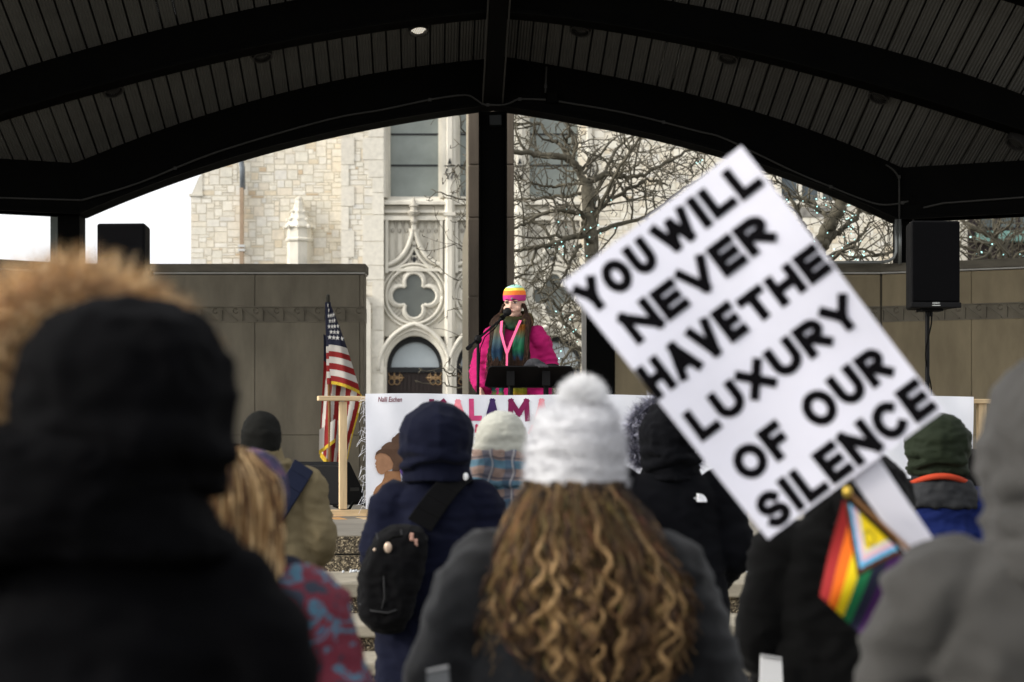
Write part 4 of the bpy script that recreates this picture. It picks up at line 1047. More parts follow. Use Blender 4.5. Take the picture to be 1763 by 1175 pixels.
# floor monitors -------------------------------------------------------
def wedge(loc,rz,lab,s=1.0):
    o=empty("stage_monitor",loc,rz,lab,"stage monitor","black wedge monitors on the stage floor"); W,D,H=.58*s,.46*s,.40*s
    m=MB(); m.prism([(-W/2,-D/2,0),(-W/2,D/2,0),(-W/2,D/2-.04,.12*s),(-W/2,-D/2+.15*s,H),(-W/2,-D/2,H-.03)],(W,0,0)); m.build("cabinet",M_blk,o,bevel=.01)
    m=MB(); a=Vector((0,D/2-.045,.13*s)); b=Vector((0,-D/2+.155*s,H-.01)); n=Vector((0,(b-a).z,-(b-a).y)).normalized(); n=-n if n.z<0 else n
    c=(a+b)/2+n*.003; u=(b-a).normalized()
    m.rings([[c+Vector((r*math.cos(k*math.pi/10),0,0))+u*(r*math.sin(k*math.pi/10))+n*h for k in range(20)] for r,h in ((.15*s,0),(.15*s,.012),(.12*s,.012),(.06*s,.004),(.01,.008))]); m.build("woofer",M_black,o,smooth=True)
    m=MB(); m.box((W/2-.01,-.08,.12),(W/2+.006,.08,.15)); m.build("handle",M_conduit,o)
    return o
a=at(563,868,17.7); wedge((a.x,17.7,STAGE_Z),R(-25),"black wedge monitor on the stage floor left of the pine post",.95)
a=at(396,868,17.5); wb=wedge((a.x,17.5,STAGE_Z),R(190),"black monitor with round woofer left of the khaki jacketed man",1.35)
a=at(1290,868,17.2); wedge((a.x,17.2,STAGE_Z),R(20),"black wedge monitor behind the frame under the sign's lower corner",.9)
a=at(1672,868,14.2); wedge((a.x,14.2,STAGE_Z),R(180),"black monitor standing at the stage edge left of the grey hooded person",1.28)
# cable on the floor
m=MB(); P=[at(x,y,Y) for x,y,Y in ((575,872,16.9),(590,876,16.2),(601,872,16.0),(608,864,16.2),(620,858,16.6),(640,856,16.9))]
o=P[0].copy(); o.z=STAGE_Z; cb=empty("cable",o,0,"black cable curling on the stage floor under the pine frame","cable"); Q=[]
for p in P: p.z=STAGE_Z+.012; Q.append(p-o)
Q[3].z+=.05; Q[4].z+=.03
m.tube(Q,.012,6); m.build("cable_run",M_black,cb,smooth=True)
# ------------------------------------------------------------------ people
def fabric(name,c,rough=.9,var=.14,scale=7,bump=.25,bscale=260,sheen=.0,dist=.0015): return mat(name,c,max(rough,.7),var,scale,bump,bscale,.06,0,sheen=sheen*.25,dist=dist)
M_skin=mat("skin",(.60,.37,.28),.5,.06,12,.08,200,.35)
M_jean=fabric("dark_denim",(.03,.036,.055)); M_shoe=mat("dark_boot",(.02,.018,.016),.5,.2,6)
M_eye=mat("eye_white",(.6,.57,.55),.25,.02); M_iris=mat("dark_iris",(.02,.014,.01),.15,.02); M_lip=mat("lips",(.36,.13,.12),.45,.05); M_brow=mat("brow_hair",(.035,.02,.014),.8,.1)
def sring(c,rx,ry,n=28,e=.85,tilt=0):
    out=[]
    for k in range(n):
        a=2*math.pi*k/n; ca,sa=math.cos(a),math.sin(a)
        out.append(Vector((c[0]+rx*math.copysign(abs(ca)**e,ca),c[1]+ry*math.copysign(abs(sa)**e,sa),c[2]+tilt*sa)))
    return out
def chain(mb,joints,rad,n=14,sub=5,flat=1.0):
    P=[];Rr=[]
    J=[Vector(j) for j in joints]
    for i in range(len(J)-1):
        p0,p1,p2,p3=J[max(i-1,0)],J[i],J[i+1],J[min(i+2,len(J)-1)]
        for k in range(sub):
            t=k/sub; P.append(.5*((2*p1)+(p2-p0)*t+(2*p0-5*p1+4*p2-p3)*t*t+(3*p1-p0-3*p2+p3)*t**3)); Rr.append(lerp(rad[i],rad[i+1],t))
    P.append(J[-1]); Rr.append(rad[-1]); mb.tube(P,Rr,n,True,flat)
def folds(amp,fx=7,fz=10,seed=0.0,quilt=0,qa=.008,cz=None):
    def d(p,n):
        v=Vector((p.x*fx+seed,p.y*fx,p.z*fz)); a=noise.noise(v)*amp*1.25
        w=noise.noise(v*2.3+Vector((7,3,1))); a+=amp*.55*(1-2*abs(w))
        w=noise.noise(Vector((p.x*fx*1.5+seed+p.z*9,p.y*fx,p.z*fz*2.6))); a+=amp*.9*(.5-1.7*min(.45,abs(w)))
        if quilt: a+=qa*(abs(math.sin(p.z*math.pi/quilt))**.6-.6)
        return a
    return d
def hand(mb,w,d,palm_n,s=1.0,curl=.5):
    """palm, five unequal bent fingers; w wrist, d hand direction, palm_n palm normal"""
    w=Vector(w); d=Vector(d).normalized(); pn=Vector(palm_n); pn=(pn-d*pn.dot(d)).normalized(); x=d.cross(pn)
    for k in range(4):
        o=(k-1.5)*.021*s; L=(.070,.082,.076,.058)[k]*s; b=w+d*.085*s+x*o
        mb.tube([w+d*.0*s+x*o*.7,w+d*.05*s+x*o*.95,b],[.015*s,.0155*s,.0115*s],8)
        P=[b]; a=.15
        for q in range(3): a+=curl*.75; P.append(P[-1]+(d*math.cos(a)+pn*math.sin(a))*L*(.45,.32,.25)[q])
        mb.tube(P,[.0105*s,.0095*s,.0088*s,.007*s],8)
    b=w+d*.025*s-x*.03*s; mb.tube([w+d*.01*s-x*.012*s,b,b+(d*.6-x*.5+pn*.5).normalized()*.035*s,b+(d*.8-x*.25+pn*.8).normalized()*.06*s],[.015*s,.014*s,.0115*s,.008*s],8)
def default_arms(sw): return [[(s*sw*.86,0,1.405),(s*(sw+.055),-.035,1.12),(s*.205,.13,.97)] for s in (-1,1)]
def body(root,H,arms,voxel=.011,head_yaw=0.0,head_off=(0,0,0),skin=None,hands=None,slim=1.0,head=None):
    k=H/1.72
    if head: head_off=(head[0],head[1]-.015*k,head[2]-1.60*k)
    m=MB(); S=lambda p: Vector(p)*k
    # head with face relief
    hc=S((0,.015,1.60))+Vector(head_off); Q=Matrix.Rotation(head_yaw,4,'Z'); T=lambda p: hc+Q@(Vector(p)*k)
    def hb(c,rx,ry,rz,n=16,mm=12):
        mb=MB(); mb.ball((0,0,0),rx*k,ry*k,rz*k,n,mm); i0=len(m.v)
        for v in mb.v: m.addv(hc+Q@(Vector(v)+Vector(c)*k))
        for f in mb.f: m.face([i0+j for j in f])
    hb((0,-.012,.03),.076,.096,.088); hb((0,.028,-.035),.062,.066,.085); hb((0,.072,-.085),.030,.024,.022)
    hb((0,.098,-.022),.013,.018,.016); m.tube([T((0,.088,.022)),T((0,.100,-.006)),T((0,.108,-.022))],[.008*k,.010*k,.011*k],8)
    for s in (-1,1):
        hb((s*.034,.082,.022),.022,.014,.009); hb((s*.077,-.012,-.012),.010,.020,.032,8,6); hb((s*.042,.060,-.035),.026,.026,.024); hb((s*.018,.086,-.056),.014,.012,.008)
    m.tube([T((0,-.02,-.07)),S((0,-.02,1.47))+Vector(head_off)*.4,S((0,-.01,1.40))],[.056*k,.056*k,.075*k],16)
    m.rings([sring(S(c),rx*k*slim,ry*k*slim,20) for c,rx,ry in (((0,0,.86),.13,.10),((0,0,.96),.165,.115),((0,.01,1.10),.14,.10),((0,.0,1.28),.16,.115),((0,-.01,1.40),.165,.085),((0,-.01,1.45),.07,.06))])
    for s in (-1,1): chain(m,[S((s*.085,0,.92)),S((s*.095,.012,.50)),S((s*.10,-.02,.10)),S((s*.105,-.02,.06))],[.088*k,.058*k,.042*k,.045*k]); m.tube([S((s*.105,-.06,.035)),S((s*.11,.06,.035)),S((s*.118,.15,.025))],[.036*k,.038*k,.026*k],10)
    for i,a in enumerate(arms):
        J=[S(p) for p in a]; chain(m,J,[.045*k,.036*k,.027*k],10); d=(J[-1]-J[-2]).normalized()
        pn,cu=(hands[i] if hands else (Vector((-math.copysign(1,J[-1].x),.3,0)),.45)); hand(m,J[-1],d,pn,k,cu)
    return remeshed(m,voxel,"body",skin or M_skin,root,3),T
def trousers(root,H,m_):
    k=H/1.72; m=MB(); S=lambda p: Vector(p)*k
    m.rings([sring(S(c),rx*k,ry*k,20) for c,rx,ry in (((0,0,.82),.15,.11),((0,0,.96),.178,.128),((0,0,1.04),.165,.12))])
    for s in (-1,1): chain(m,[S((s*.09,0,.90)),S((s*.10,.012,.50)),S((s*.105,-.02,.09))],[.105*k,.078*k,.070*k])
    remeshed(m,.014,"trousers",m_,root,3,folds(.008,8,9,3.0))
    for s in (-1,1):
        b=MB(); chain(b,[S((s*.105,-.085,.05)),S((s*.107,0,.055)),S((s*.115,.10,.045)),S((s*.12,.17,.035))],[.044*k,.052*k,.048*k,.03*k]); b.tube([S((s*.105,-.03,.05)),S((s*.105,-.02,.16))],[.055*k,.055*k],12)
        remeshed(b,.012,"shoe",M_shoe,root,2)
def coat(root,H,sw,m_,arms,hem=.72,bulk=1.0,collar=True,disp=None,voxel=.013,sr=1.0,name="coat",belly=0.0,slope=0.0):
    k=H/1.72; m=MB(); S=lambda p: Vector(p)*k; b=bulk
    R_=[((0,0,hem),.235*b,.175*b),((0,0,.95),.225*b,.165*b),((0,.0,1.12),(.215+belly)*b,.15*b+belly*.5),((0,0,1.28),.93*sw,.145*b),((0,-.012,1.375-slope),.90*sw,.118*b),((0,-.014,1.425-slope*.6),.70*sw,.098*b),((0,-.014,1.462-slope*.2),.45*sw,.084*b),((0,-.010,1.49),.098,.088),((0,-.005,1.545 if collar else 1.50),.084,.082)]
    m.rings([sring(S(c),rx*k,ry*k,28) for c,rx,ry in R_])
    for a in arms:
        J=[S(p) for p in a]; s=math.copysign(1,a[0][0])
        m.ball(J[0]+Vector((-s*.012,0,-.015-slope*k*.6)),.083*k*sr*b,.085*k*b,.085*k*b,12,9)
        J0=J[0]+Vector((0,0,-.02-slope*k*.6)); mid=J0.lerp(J[1],.5); chain(m,[J0,mid,J[1],J[1].lerp(J[2],.55),J[2]],[.085*k*b,.079*k*b,.073*k*b,.064*k*b,.056*k*b],16)
    return remeshed(m,voxel,name,m_,root,5,disp)
def hood(root,c,rx,ry,rz,m_,yaw=0.0,cowl=True,point=0.0,disp=None,cut=.62,voxel=.011,drop=.16,cw=1.0,tilt=0.0,seam=.007):
    """a raised hood open towards local +Y, cut where the face shows"""
    c=Vector(c); Q=Matrix.Rotation(yaw,4,'Z')@Matrix.Rotation(tilt,4,'X'); m=MB(); t=MB()
    t.ball((0,0,0),rx,ry,rz,24,16)
    if point: t.ball((0,-ry*.55,rz*.45),rx*.55,ry*.55,rz*.5,14,10)
    t.rings([sring((0,0,z),a,b_,24,1.0) for z,a,b_ in ((-rz*.15,rx*.97,ry*.9),(-rz*.55,rx*.92,ry*.82),(-rz*.55-drop*.5,rx*.88*cw,ry*.78*cw),(-rz*.55-drop,rx*.98*cw,ry*.86*cw))])
    # centre seam, side panel seams and slack folds at the nape
    e=lambda a,b,k=1.0: Vector((rx*k*math.sin(b)*math.cos(a),-ry*k*math.cos(b)*math.cos(a),rz*k*math.sin(a)))
    if seam:
        for b0 in (0,R(52),R(-52)): t.tube([e(R(a),b0*(1 if a<40 else (80-a)/40),.995) for a in range(-38,78,6)],seam,6)
        for zz,bb,w in ((-.50,R(70),.016),(-.72,R(55),.013),(-.30,R(40),.010)): t.tube([Vector((rx*.98*math.sin(b),-ry*.93*math.cos(b),rz*zz+.018*math.cos(b*2+zz*9))) for b in [bb*(k/8-1)+zz*.5 for k in range(17)]],w,6)
    for v in t.v: m.addv(c+Q@Vector(v))
    for f in t.f: m.face(f)
    o=remeshed(m,voxel,"hood",m_,root,6,disp)
    fw=(Q@Vector((0,1,0))).normalized(); bm=bmesh.new(); bm.from_mesh(o.data)
    dl=[v for v in bm.verts if (v.co-c).dot(fw)>ry*cut and (v.co-c).z>-rz*1.15]
    bmesh.ops.delete(bm,geom=dl,context='VERTS'); bm.to_mesh(o.data); bm.free()
    sd=o.modifiers.new("cloth",'SOLIDIFY'); sd.thickness=.012; sd.offset=-1
    return o,Q
def fibres(mb,p,d,L,w,rnd,cols,curl=.35,seg=3,droop=0.0):
    """one tapering fibre"""
    d=d.normalized(); s=d.orthogonal().normalized(); s.rotate(Quaternion(d,rnd.uniform(0,6.28))); mb.col=rnd.choice(cols); q=p.copy(); pr=None
    b=Vector((rnd.gauss(0,1),rnd.gauss(0,1),rnd.gauss(0,1)))*curl
    for i in range(seg+1):
        t=i/seg; ww=w*(1-t*.85); a=mb.addv(q-s*ww); c=mb.addv(q+s*ww)
        if pr: mb.face((pr[0],pr[1],c,a))
        pr=(a,c); d=(d+b/seg+Vector((0,0,-droop/seg))).normalized(); q=q+d*L/seg
M_fur=mat("fur_fibre",(1,1,1),.8,.1,20,attr=True,sheen=.2)
M_hair=mat("hair_strand",(1,1,1),.65,.14,25,attr=True,spec=.18)
def fur_trim(root,path,axis,n,L,w,cols,seed,core=.03,core_col=(.1,.07,.04)):
    rnd=random.Random(seed); m=MB(); P=[Vector(p) for p in path]
    m.col=core_col; m.tube(P,core,8)
    for k in range(n):
        t=rnd.random()*(len(P)-1); i=min(int(t),len(P)-2); p=P[i].lerp(P[i+1],t-i); tg=(P[i+1]-P[i]).normalized()
        r=Vector((rnd.gauss(0,1),rnd.gauss(0,1),rnd.gauss(0,1))); r-=tg*r.dot(tg); r.normalize()
        fibres(m,p+r*core*.7,r+axis*.35+tg*rnd.gauss(0,.4),L*rnd.uniform(.5,1.15),w,rnd,cols,.5,3,.25)
    return m.build("fur_trim",M_fur,root,color=True,recalc=False)
def lock(mb,pts,r,rnd,col,n=4,flat=.55):
    m=len(pts); mb.col=col; c0=len(mb.v)
    rad=[r*(.75+.25*math.sin(min(1,i/(m*.3))*1.57))*(1-.85*max(0,(i/m-.55)/.45)) for i in range(m)]
    mb.tube(pts,rad,n,True,flat)
def person(name_,px,Y,z0,H,label,yaw=0.0,group="people standing in the crowd"):
    return empty("person",(PX(px,Y),Y,z0),yaw,label,"person",group)

GRP="crowd with their backs to the camera"
# --- A: black parka with a fur-trimmed hood, nearest left
YA=2.6; kA=FPX/YA; rA=person("",180,YA,0,1.70,"person in a black parka with thick tan fur around the raised hood",0,GRP)
aA=default_arms(.20); M_blackcoat=fabric("black_parka_shell",(.0007,.0007,.0011),.9,.2,5,.25,160,0)
body(rA,1.66,aA,.013,head=(PX(216,YA)-rA.location.x,.0,CAMZ-(690-755)/(FPX/YA))); trousers(rA,1.74,M_jean); coat(rA,1.70,.20,M_blackcoat,aA,.62,1.0,True,folds(.010,6,8,1.0,.14,.004),.015,slope=.01)
zA=CAMZ-(672-755)/kA
hA,QA=hood(rA,(PX(216,YA)-rA.location.x,-.01,zA-.012),.143,.155,.136,M_blackcoat,R(32),True,.0,folds(.008,8,10,2.0),.42,.011,.05,.95,tilt=R(-6))
m=MB(); xk=PX(150,YA)-rA.location.x
m.rings([sring((xk+o,-.02,CAMZ-(y-755)/kA),a,b,26) for y,a,b,o in ((735,.115,.12,.02),(765,.158,.145,-.002),(820,.160,.145,-.012),(880,.165,.14,-.010),(930,.19,.13,.0),(960,.20,.13,.0))]); remeshed(m,.012,"collar",M_blackcoat,rA,4,folds(.010,8,14,12))
fp1=[]; cA=Vector((PX(136,2.70)-rA.location.x,.10,CAMZ-(668-755)/(FPX/2.7)))
for k in range(41):
    a=R(-130)+R(260)*k/40; q=QA@Vector((.150*math.sin(a),0,0)); fp1.append(cA+q+Vector((0,-.02*math.cos(a),.126*math.cos(a))))
fur_trim(rA,fp1,QA@Vector((0,-.1,0)),12000,.052,.0010,[rgb((216,180,128)),rgb((192,152,100)),rgb((148,110,68)),rgb((236,206,160)),rgb((100,74,48))],4,.030,rgb((160,120,80)))

# --- B: blonde, patterned coat
YB=4.0; rB=person("",388,YB,0,1.53,"person with straight blonde hair and a red and blue patterned coat",R(8),GRP)
aB=default_arms(.21)
def patterned():
    m=mat("red_blue_patterned_fabric",(.2,.03,.05),.8,.1); nt=m.node_tree; N=nt.nodes; L=nt.links; p=N[m['p']]
    tc=N.new('ShaderNodeTexCoord'); nz=N.new('ShaderNodeTexNoise'); nz.inputs['Scale'].default_value=15; nz.inputs['Detail'].default_value=4; nz.inputs['Distortion'].default_value=.8
    L.new(tc.outputs['Object'],nz.inputs['Vector']); r=N.new('ShaderNodeValToRGB'); r.color_ramp.interpolation='CONSTANT'; e=r.color_ramp.elements
    e[0].position=0; e[0].color=(.015,.02,.035,1); e[1].position=.40; e[1].color=(.10,.010,.022,1)
    x=e.new(.52); x.color=(.045,.11,.165,1); x=e.new(.60); x.color=(.11,.012,.022,1); x=e.new(.68); x.color=(.03,.07,.12,1)
    L.new(nz.outputs['Fac'],r.inputs['Fac']); L.new(r.outputs[0],p.inputs['Base Color']); return m
M_pat=patterned()
body(rB,1.51,aB,.013,head=(0,.0,CAMZ-(880-755)/(FPX/YB))); trousers(rB,1.56,M_jean); coat(rB,1.56,.182,M_pat,aB,.6,1.1,True,folds(.010,7,9,5.0),.016)
rnd=random.Random(71); m=MB(); hz=CAMZ-(893-755)/(FPX/YB); hc=Vector((0,0,hz+.02))
pal=[rgb((178,146,102)),rgb((150,116,76)),rgb((118,86,56)),rgb((205,176,132)),rgb((84,60,42)),rgb((66,46,32)),rgb((134,102,66))]
m.col=rgb((96,64,40)); m.ball(hc+Vector((0,-.0,0)),.092,.105,.125,16,12)
for k in range(1500):
    a=R(rnd.uniform(-150,150)); el=rnd.uniform(0,1); z0=hc.z+.118*math.cos(el*1.45)+.008
    rr=math.sin(el*1.45+.12); p=Vector((.092*rr*math.sin(a),-.105*rr*math.cos(a),z0)); P=[p]; ln=rnd.uniform(.20,.31); n=10
    for i in range(n):
        t=(i+1)/n; out=.098+.012*math.sin(t*3)+rnd.gauss(0,.001); z=z0-ln*t; wv=.006*math.sin(t*5+k)
        P.append(Vector(((out+wv)*math.sin(a)*(min(1,rr+t*1.5)),-(out+.012+wv)*math.cos(a)*(min(1,rr+t*1.5)),z)))
    lock(m,P,rnd.uniform(.0022,.0042),rnd,rnd.choice(pal),3)
for k in range(60): # lock flicked forward over the left shoulder
    a=R(rnd.uniform(-115,-80)); p=Vector((.095*math.sin(a),-.1*math.cos(a),hc.z-.02)); P=[p+Vector((-.012*t-.045*t*t+rnd.gauss(0,.002),.01*t,-.13*t)) for t in [i/8 for i in range(9)]]
    lock(m,P,.0032,rnd,rnd.choice(pal[:4]),3)
m.build("hair",M_hair,rB,color=True,smooth=True)

# --- C: purple patterned headscarf and navy puffer
YC=5.2; rC=person("",416,YC,0,1.57,"person in a purple knit hat and navy puffer between the blonde and the khaki jacket",R(0),GRP)
aC=default_arms(.155); M_navyp=fabric("navy_puffer_shell",(.006,.007,.015),.6,.15,5,.2,150,.05)
body(rC,1.47,aC,.013,head=(.02,.0,CAMZ-(852-755)/(FPX/YC))); trousers(rC,1.57,M_jean); coat(rC,1.52,.165,M_navyp,aC,.6,.98,True,folds(.007,6,7,9.0,.10,.014),.015)
m=MB(); zc=CAMZ-(850-755)/(FPX/YC); m.ball((.02,-.0,zc),.104,.112,.118,20,14); m.rings([sring((0,-.01,z),a,b_) for z,a,b_ in ((zc-.02,.108,.115),(zc-.10,.100,.105),(zc-.20,.112,.115),(zc-.24,.12,.12))])
def purple():
    m_=mat("purple_speckled_knit",(.09,.05,.11),.9,.2,10,.5,150); nt=m_.node_tree; N=nt.nodes; L=nt.links; p=N[m_['p']]
    tc=N.new('ShaderNodeTexCoord'); nz=N.new('ShaderNodeTexNoise'); nz.inputs['Scale'].default_value=26; L.new(tc.outputs['Object'],nz.inputs['Vector'])
    r=N.new('ShaderNodeValToRGB'); e=r.color_ramp.elements; e[0].position=.38; e[0].color=(.018,.014,.034,1); e[1].position=.66; e[1].color=(.12,.05,.085,1); x=e.new(.5); x.color=(.035,.03,.07,1)
    L.new(nz.outputs['Fac'],r.inputs['Fac']); L.new(r.outputs[0],p.inputs['Base Color']); return m_
hC=remeshed(m,.012,"knit_hat",purple(),rC,4,folds(.005,14,14,4))
bm=bmesh.new(); bm.from_mesh(hC.data); bmesh.ops.delete(bm,geom=[v for v in bm.verts if v.co.y>.075 and zc-.12<v.co.z<zc+.04],context='VERTS'); bm.to_mesh(hC.data); bm.free()

# --- D: khaki jacket, dark balaclava, sling strap
YD=9.0; rD=person("",466,YD,0,1.73,"person in a khaki jacket and dark close-fitting hood facing the flag",R(0),GRP)
aD=[[(-.17,0,1.405),(-.245,-.03,1.12),(-.17,.13,.95)],[(.165,0,1.405),(.228,-.045,1.14),(.15,.15,.98)]]
M_khaki=fabric("khaki_jacket_cloth",(.15,.12,.068),.8,.12,6,.2,200)
body(rD,1.68,aD,.012,head=(-.043,.012,CAMZ-(752-755)/(FPX/YD))); trousers(rD,1.72,M_jean); coat(rD,1.72,.18,M_khaki,aD,.75,1.0,False,folds(.011,7,8,12),.012,name="jacket")
kD=FPX/YD; zt=CAMZ-(708-755)/kD
m=MB(); m.rings([sring((-.045,-.005,z),a,b_,24) for z,a,b_ in ((CAMZ-(802-755)/kD,.115,.11),(CAMZ-(790-755)/kD,.102,.10),(CAMZ-(770-755)/kD,.093,.095),(CAMZ-(769-755)/kD,.07,.07))]); remeshed(m,.010,"collar",M_khaki,rD,2,folds(.006,12,14,2))
hzD=zt-.115; m=MB(); m.ball((-.043,.0,hzD),.092,.108,.115,20,14); m.rings([sring((-.043,-.01,z),a,b_) for z,a,b_ in ((hzD+.02,.09,.10),(hzD-.06,.088,.094),(hzD-.10,.082,.085),(hzD-.16,.08,.08))])
oD=remeshed(m,.010,"balaclava",fabric("charcoal_fleece",(.009,.009,.008),.9),rD,3,folds(.004,12,14,7))
bm=bmesh.new(); bm.from_mesh(oD.data); bmesh.ops.delete(bm,geom=[v for v in bm.verts if v.co.y>.080 and hzD-.07<v.co.z<hzD+.04],context='VERTS'); bm.to_mesh(oD.data); bm.free()
# sling strap
M_strap=fabric("navy_webbing",(.010,.013,.028),.7)
sbg=empty("sling_bag",at(470,900,YD-.12),0,"wide navy sling strap crossing the back of the khaki jacket","bag"); SB=sbg.location.copy()
m=MB()
def on_back(px,py,d=.175): return at(px,py,YD-d)-SB
S_=[(524,800,.06),(516,815,.115),(502,838,.142),(487,862,.155),(470,890,.165),(452,925,.17),(435,965,.165),(424,1000,.15)]
L1=[on_back(x-17*(1-i*.02),y-9,d) for i,(x,y,d) in enumerate(S_)]; L2=[on_back(x+15,y+12,d) for x,y,d in S_]
for i in range(len(S_)-1):
    o=Vector((0,.03,0)); m.hexa([L1[i],L2[i],L2[i]+o,L1[i]+o,L1[i+1],L2[i+1],L2[i+1]+o,L1[i+1]+o])
m.build("strap",M_strap,sbg,bevel=.004)
m=MB(); b=on_back(418,1030,.14); m.ball(b,.10,.06,.13,14,10); remeshed(m,.012,"pouch",M_strap,sbg,3,folds(.008,9,9,1))

# --- E: navy hooded parka with black sling backpack
YE=8.0; kE=FPX/YE; rE=person("",752,YE,0,1.75,"person in a navy parka with the hood up wearing a black sling backpack",R(0),GRP)
M_navy=fabric("navy_parka_cloth",(.0042,.0052,.0135),.9,.16,6,.25,220,.1)
aE=[[(-.17,0,1.39),(-.235,-.02,1.12),(-.18,.15,.97)],[(.18,0,1.39),(.24,-.02,1.10),(.18,.16,.97)]]
body(rE,1.66,aE,.012,head=(0,.0,CAMZ-(756-755)/kE)); trousers(rE,1.72,M_navy); coat(rE,1.70,.20,M_navy,aE,.55,1.06,False,folds(.012,6,8,21),.012,slope=.02)
zE=CAMZ-(752-755)/kE
hE,_=hood(rE,(0,-.01,zE),.150,.17,.142,M_navy,R(6),True,.0,folds(.006,7,8,23),.55,.010,.10,1.0)
# --- backpack
M_nylon=fabric("black_nylon",(.0032,.0032,.0036),.9,.2,6,.2,150,.05); M_rose=mat("rose_gold_zip",(.62,.36,.28),.25,.1,metal=.6)
bp=empty("sling_backpack",at(672,1000,YE-.24),0,"black teardrop sling backpack with rose gold zips on the navy parka","backpack"); BPO=bp.location.copy()
def b_(px,py,d): return at(px,py,YE-d)-BPO
m=MB()
out=[(700,903),(722,908),(737,926),(734,960),(722,1010),(706,1062),(694,1086),(668,1093),(640,1084),(619,1062),(614,1030),(620,990),(632,950),(650,920),(676,905)]
cx=sum(p[0] for p in out)/len(out); cy=sum(p[1] for p in out)/len(out)
m.rings([[b_(cx+(x-cx)*s,cy+(y-cy)*s,d) for x,y in out] for s,d in ((.93,.15),(1.0,.19),(1.0,.25),(.93,.31),(.78,.345),(.4,.36))])
remeshed(m,.010,"pack_body",M_nylon,bp,5,folds(.008,10,10,31))
m=MB(); P=[b_(x,y,d) for x,y,d in ((630,985,.30),(648,948,.335),(676,925,.345),(706,922,.335),(722,935,.31))]; m.tube(P,.005,6); m.tube([b_(x,y,d) for x,y,d in ((622,1045,.31),(660,1060,.35),(700,1046,.33))],.004,6); m.build("zip",M_black,bp)
for (x,y,d,w,h) in ((709,918,.35,.015,.030),(716,928,.345,.015,.030),(719,946,.34,.008,.018)):
    m=MB(); c=b_(x,y,d); m.box((c.x-w/2,c.y-.006,c.z-h),(c.x+w/2,c.y+.004,c.z)); m.build("zip_pull",M_rose if h>.02 else M_black,bp,bevel=.003)
m=MB(); c=b_(668,943,.362); m.ball(c,.015,.005,.021,10,8); m.build("metal_emblem",mat("pale_gold",(.55,.42,.32),.35,metal=.5),bp,smooth=True)
m=MB(); c=b_(645,947,.345); m.ball(c,.006,.004,.007,8,6); m.build("metal_stud",mat("pale_gold",(.55,.42,.32),.35),bp,smooth=True)
m=MB(); S_=[(800,824,.02),(796,818,.075),(786,824,.118),(770,840,.150),(752,862,.17),(736,884,.185),(722,905,.20)]
for i in range(len(S_)-1):
    (x,y,d),(x2,y2,d2)=S_[i],S_[i+1]; o=Vector((0,.022,0)); w1=17+2*i*.3; w2=17+2*(i+1)*.3
    A1,B1,A2,B2=b_(x-w1,y-w1*.55,d),b_(x+w1,y+w1*.55,d),b_(x2-w2,y2-w2*.55,d2),b_(x2+w2,y2+w2*.55,d2)
    m.hexa([A1,B1,B1+o,A1+o,A2,B2,B2+o,A2+o])
m.build("strap",M_nylon,bp,bevel=.004)
m=MB(); c=b_(802,821,.12); m.ball(c,.011,.008,.016,8,6); m.build("cord_lock",mat("white_plastic",(.75,.75,.75),.4),bp,smooth=True)

M_pipe=mat("grey_piping",(.018,.018,.019),.7)
m=MB(); m.tube([b_(x,y,d) for x,y,d in ((619,1040,.305),(640,1052,.350),(668,1056,.362),(694,1046,.345),(712,1034,.305))],.0035,5); m.tube([b_(x,y,d) for x,y,d in ((648,918,.30),(660,975,.362),(662,1030,.366),(650,1075,.33))],.003,5); m.tube([b_(x,y,d) for x,y,d in ((690,912,.33),(700,960,.352),(700,1020,.352))],.003,5); m.build("piping",M_pipe,bp,smooth=True)
m=MB(); m.bar(b_(726,934,.262),b_(716,918,.275),.05,.012,Vector((0,1,0))); m.build("buckle",M_pipe,bp,bevel=.003)

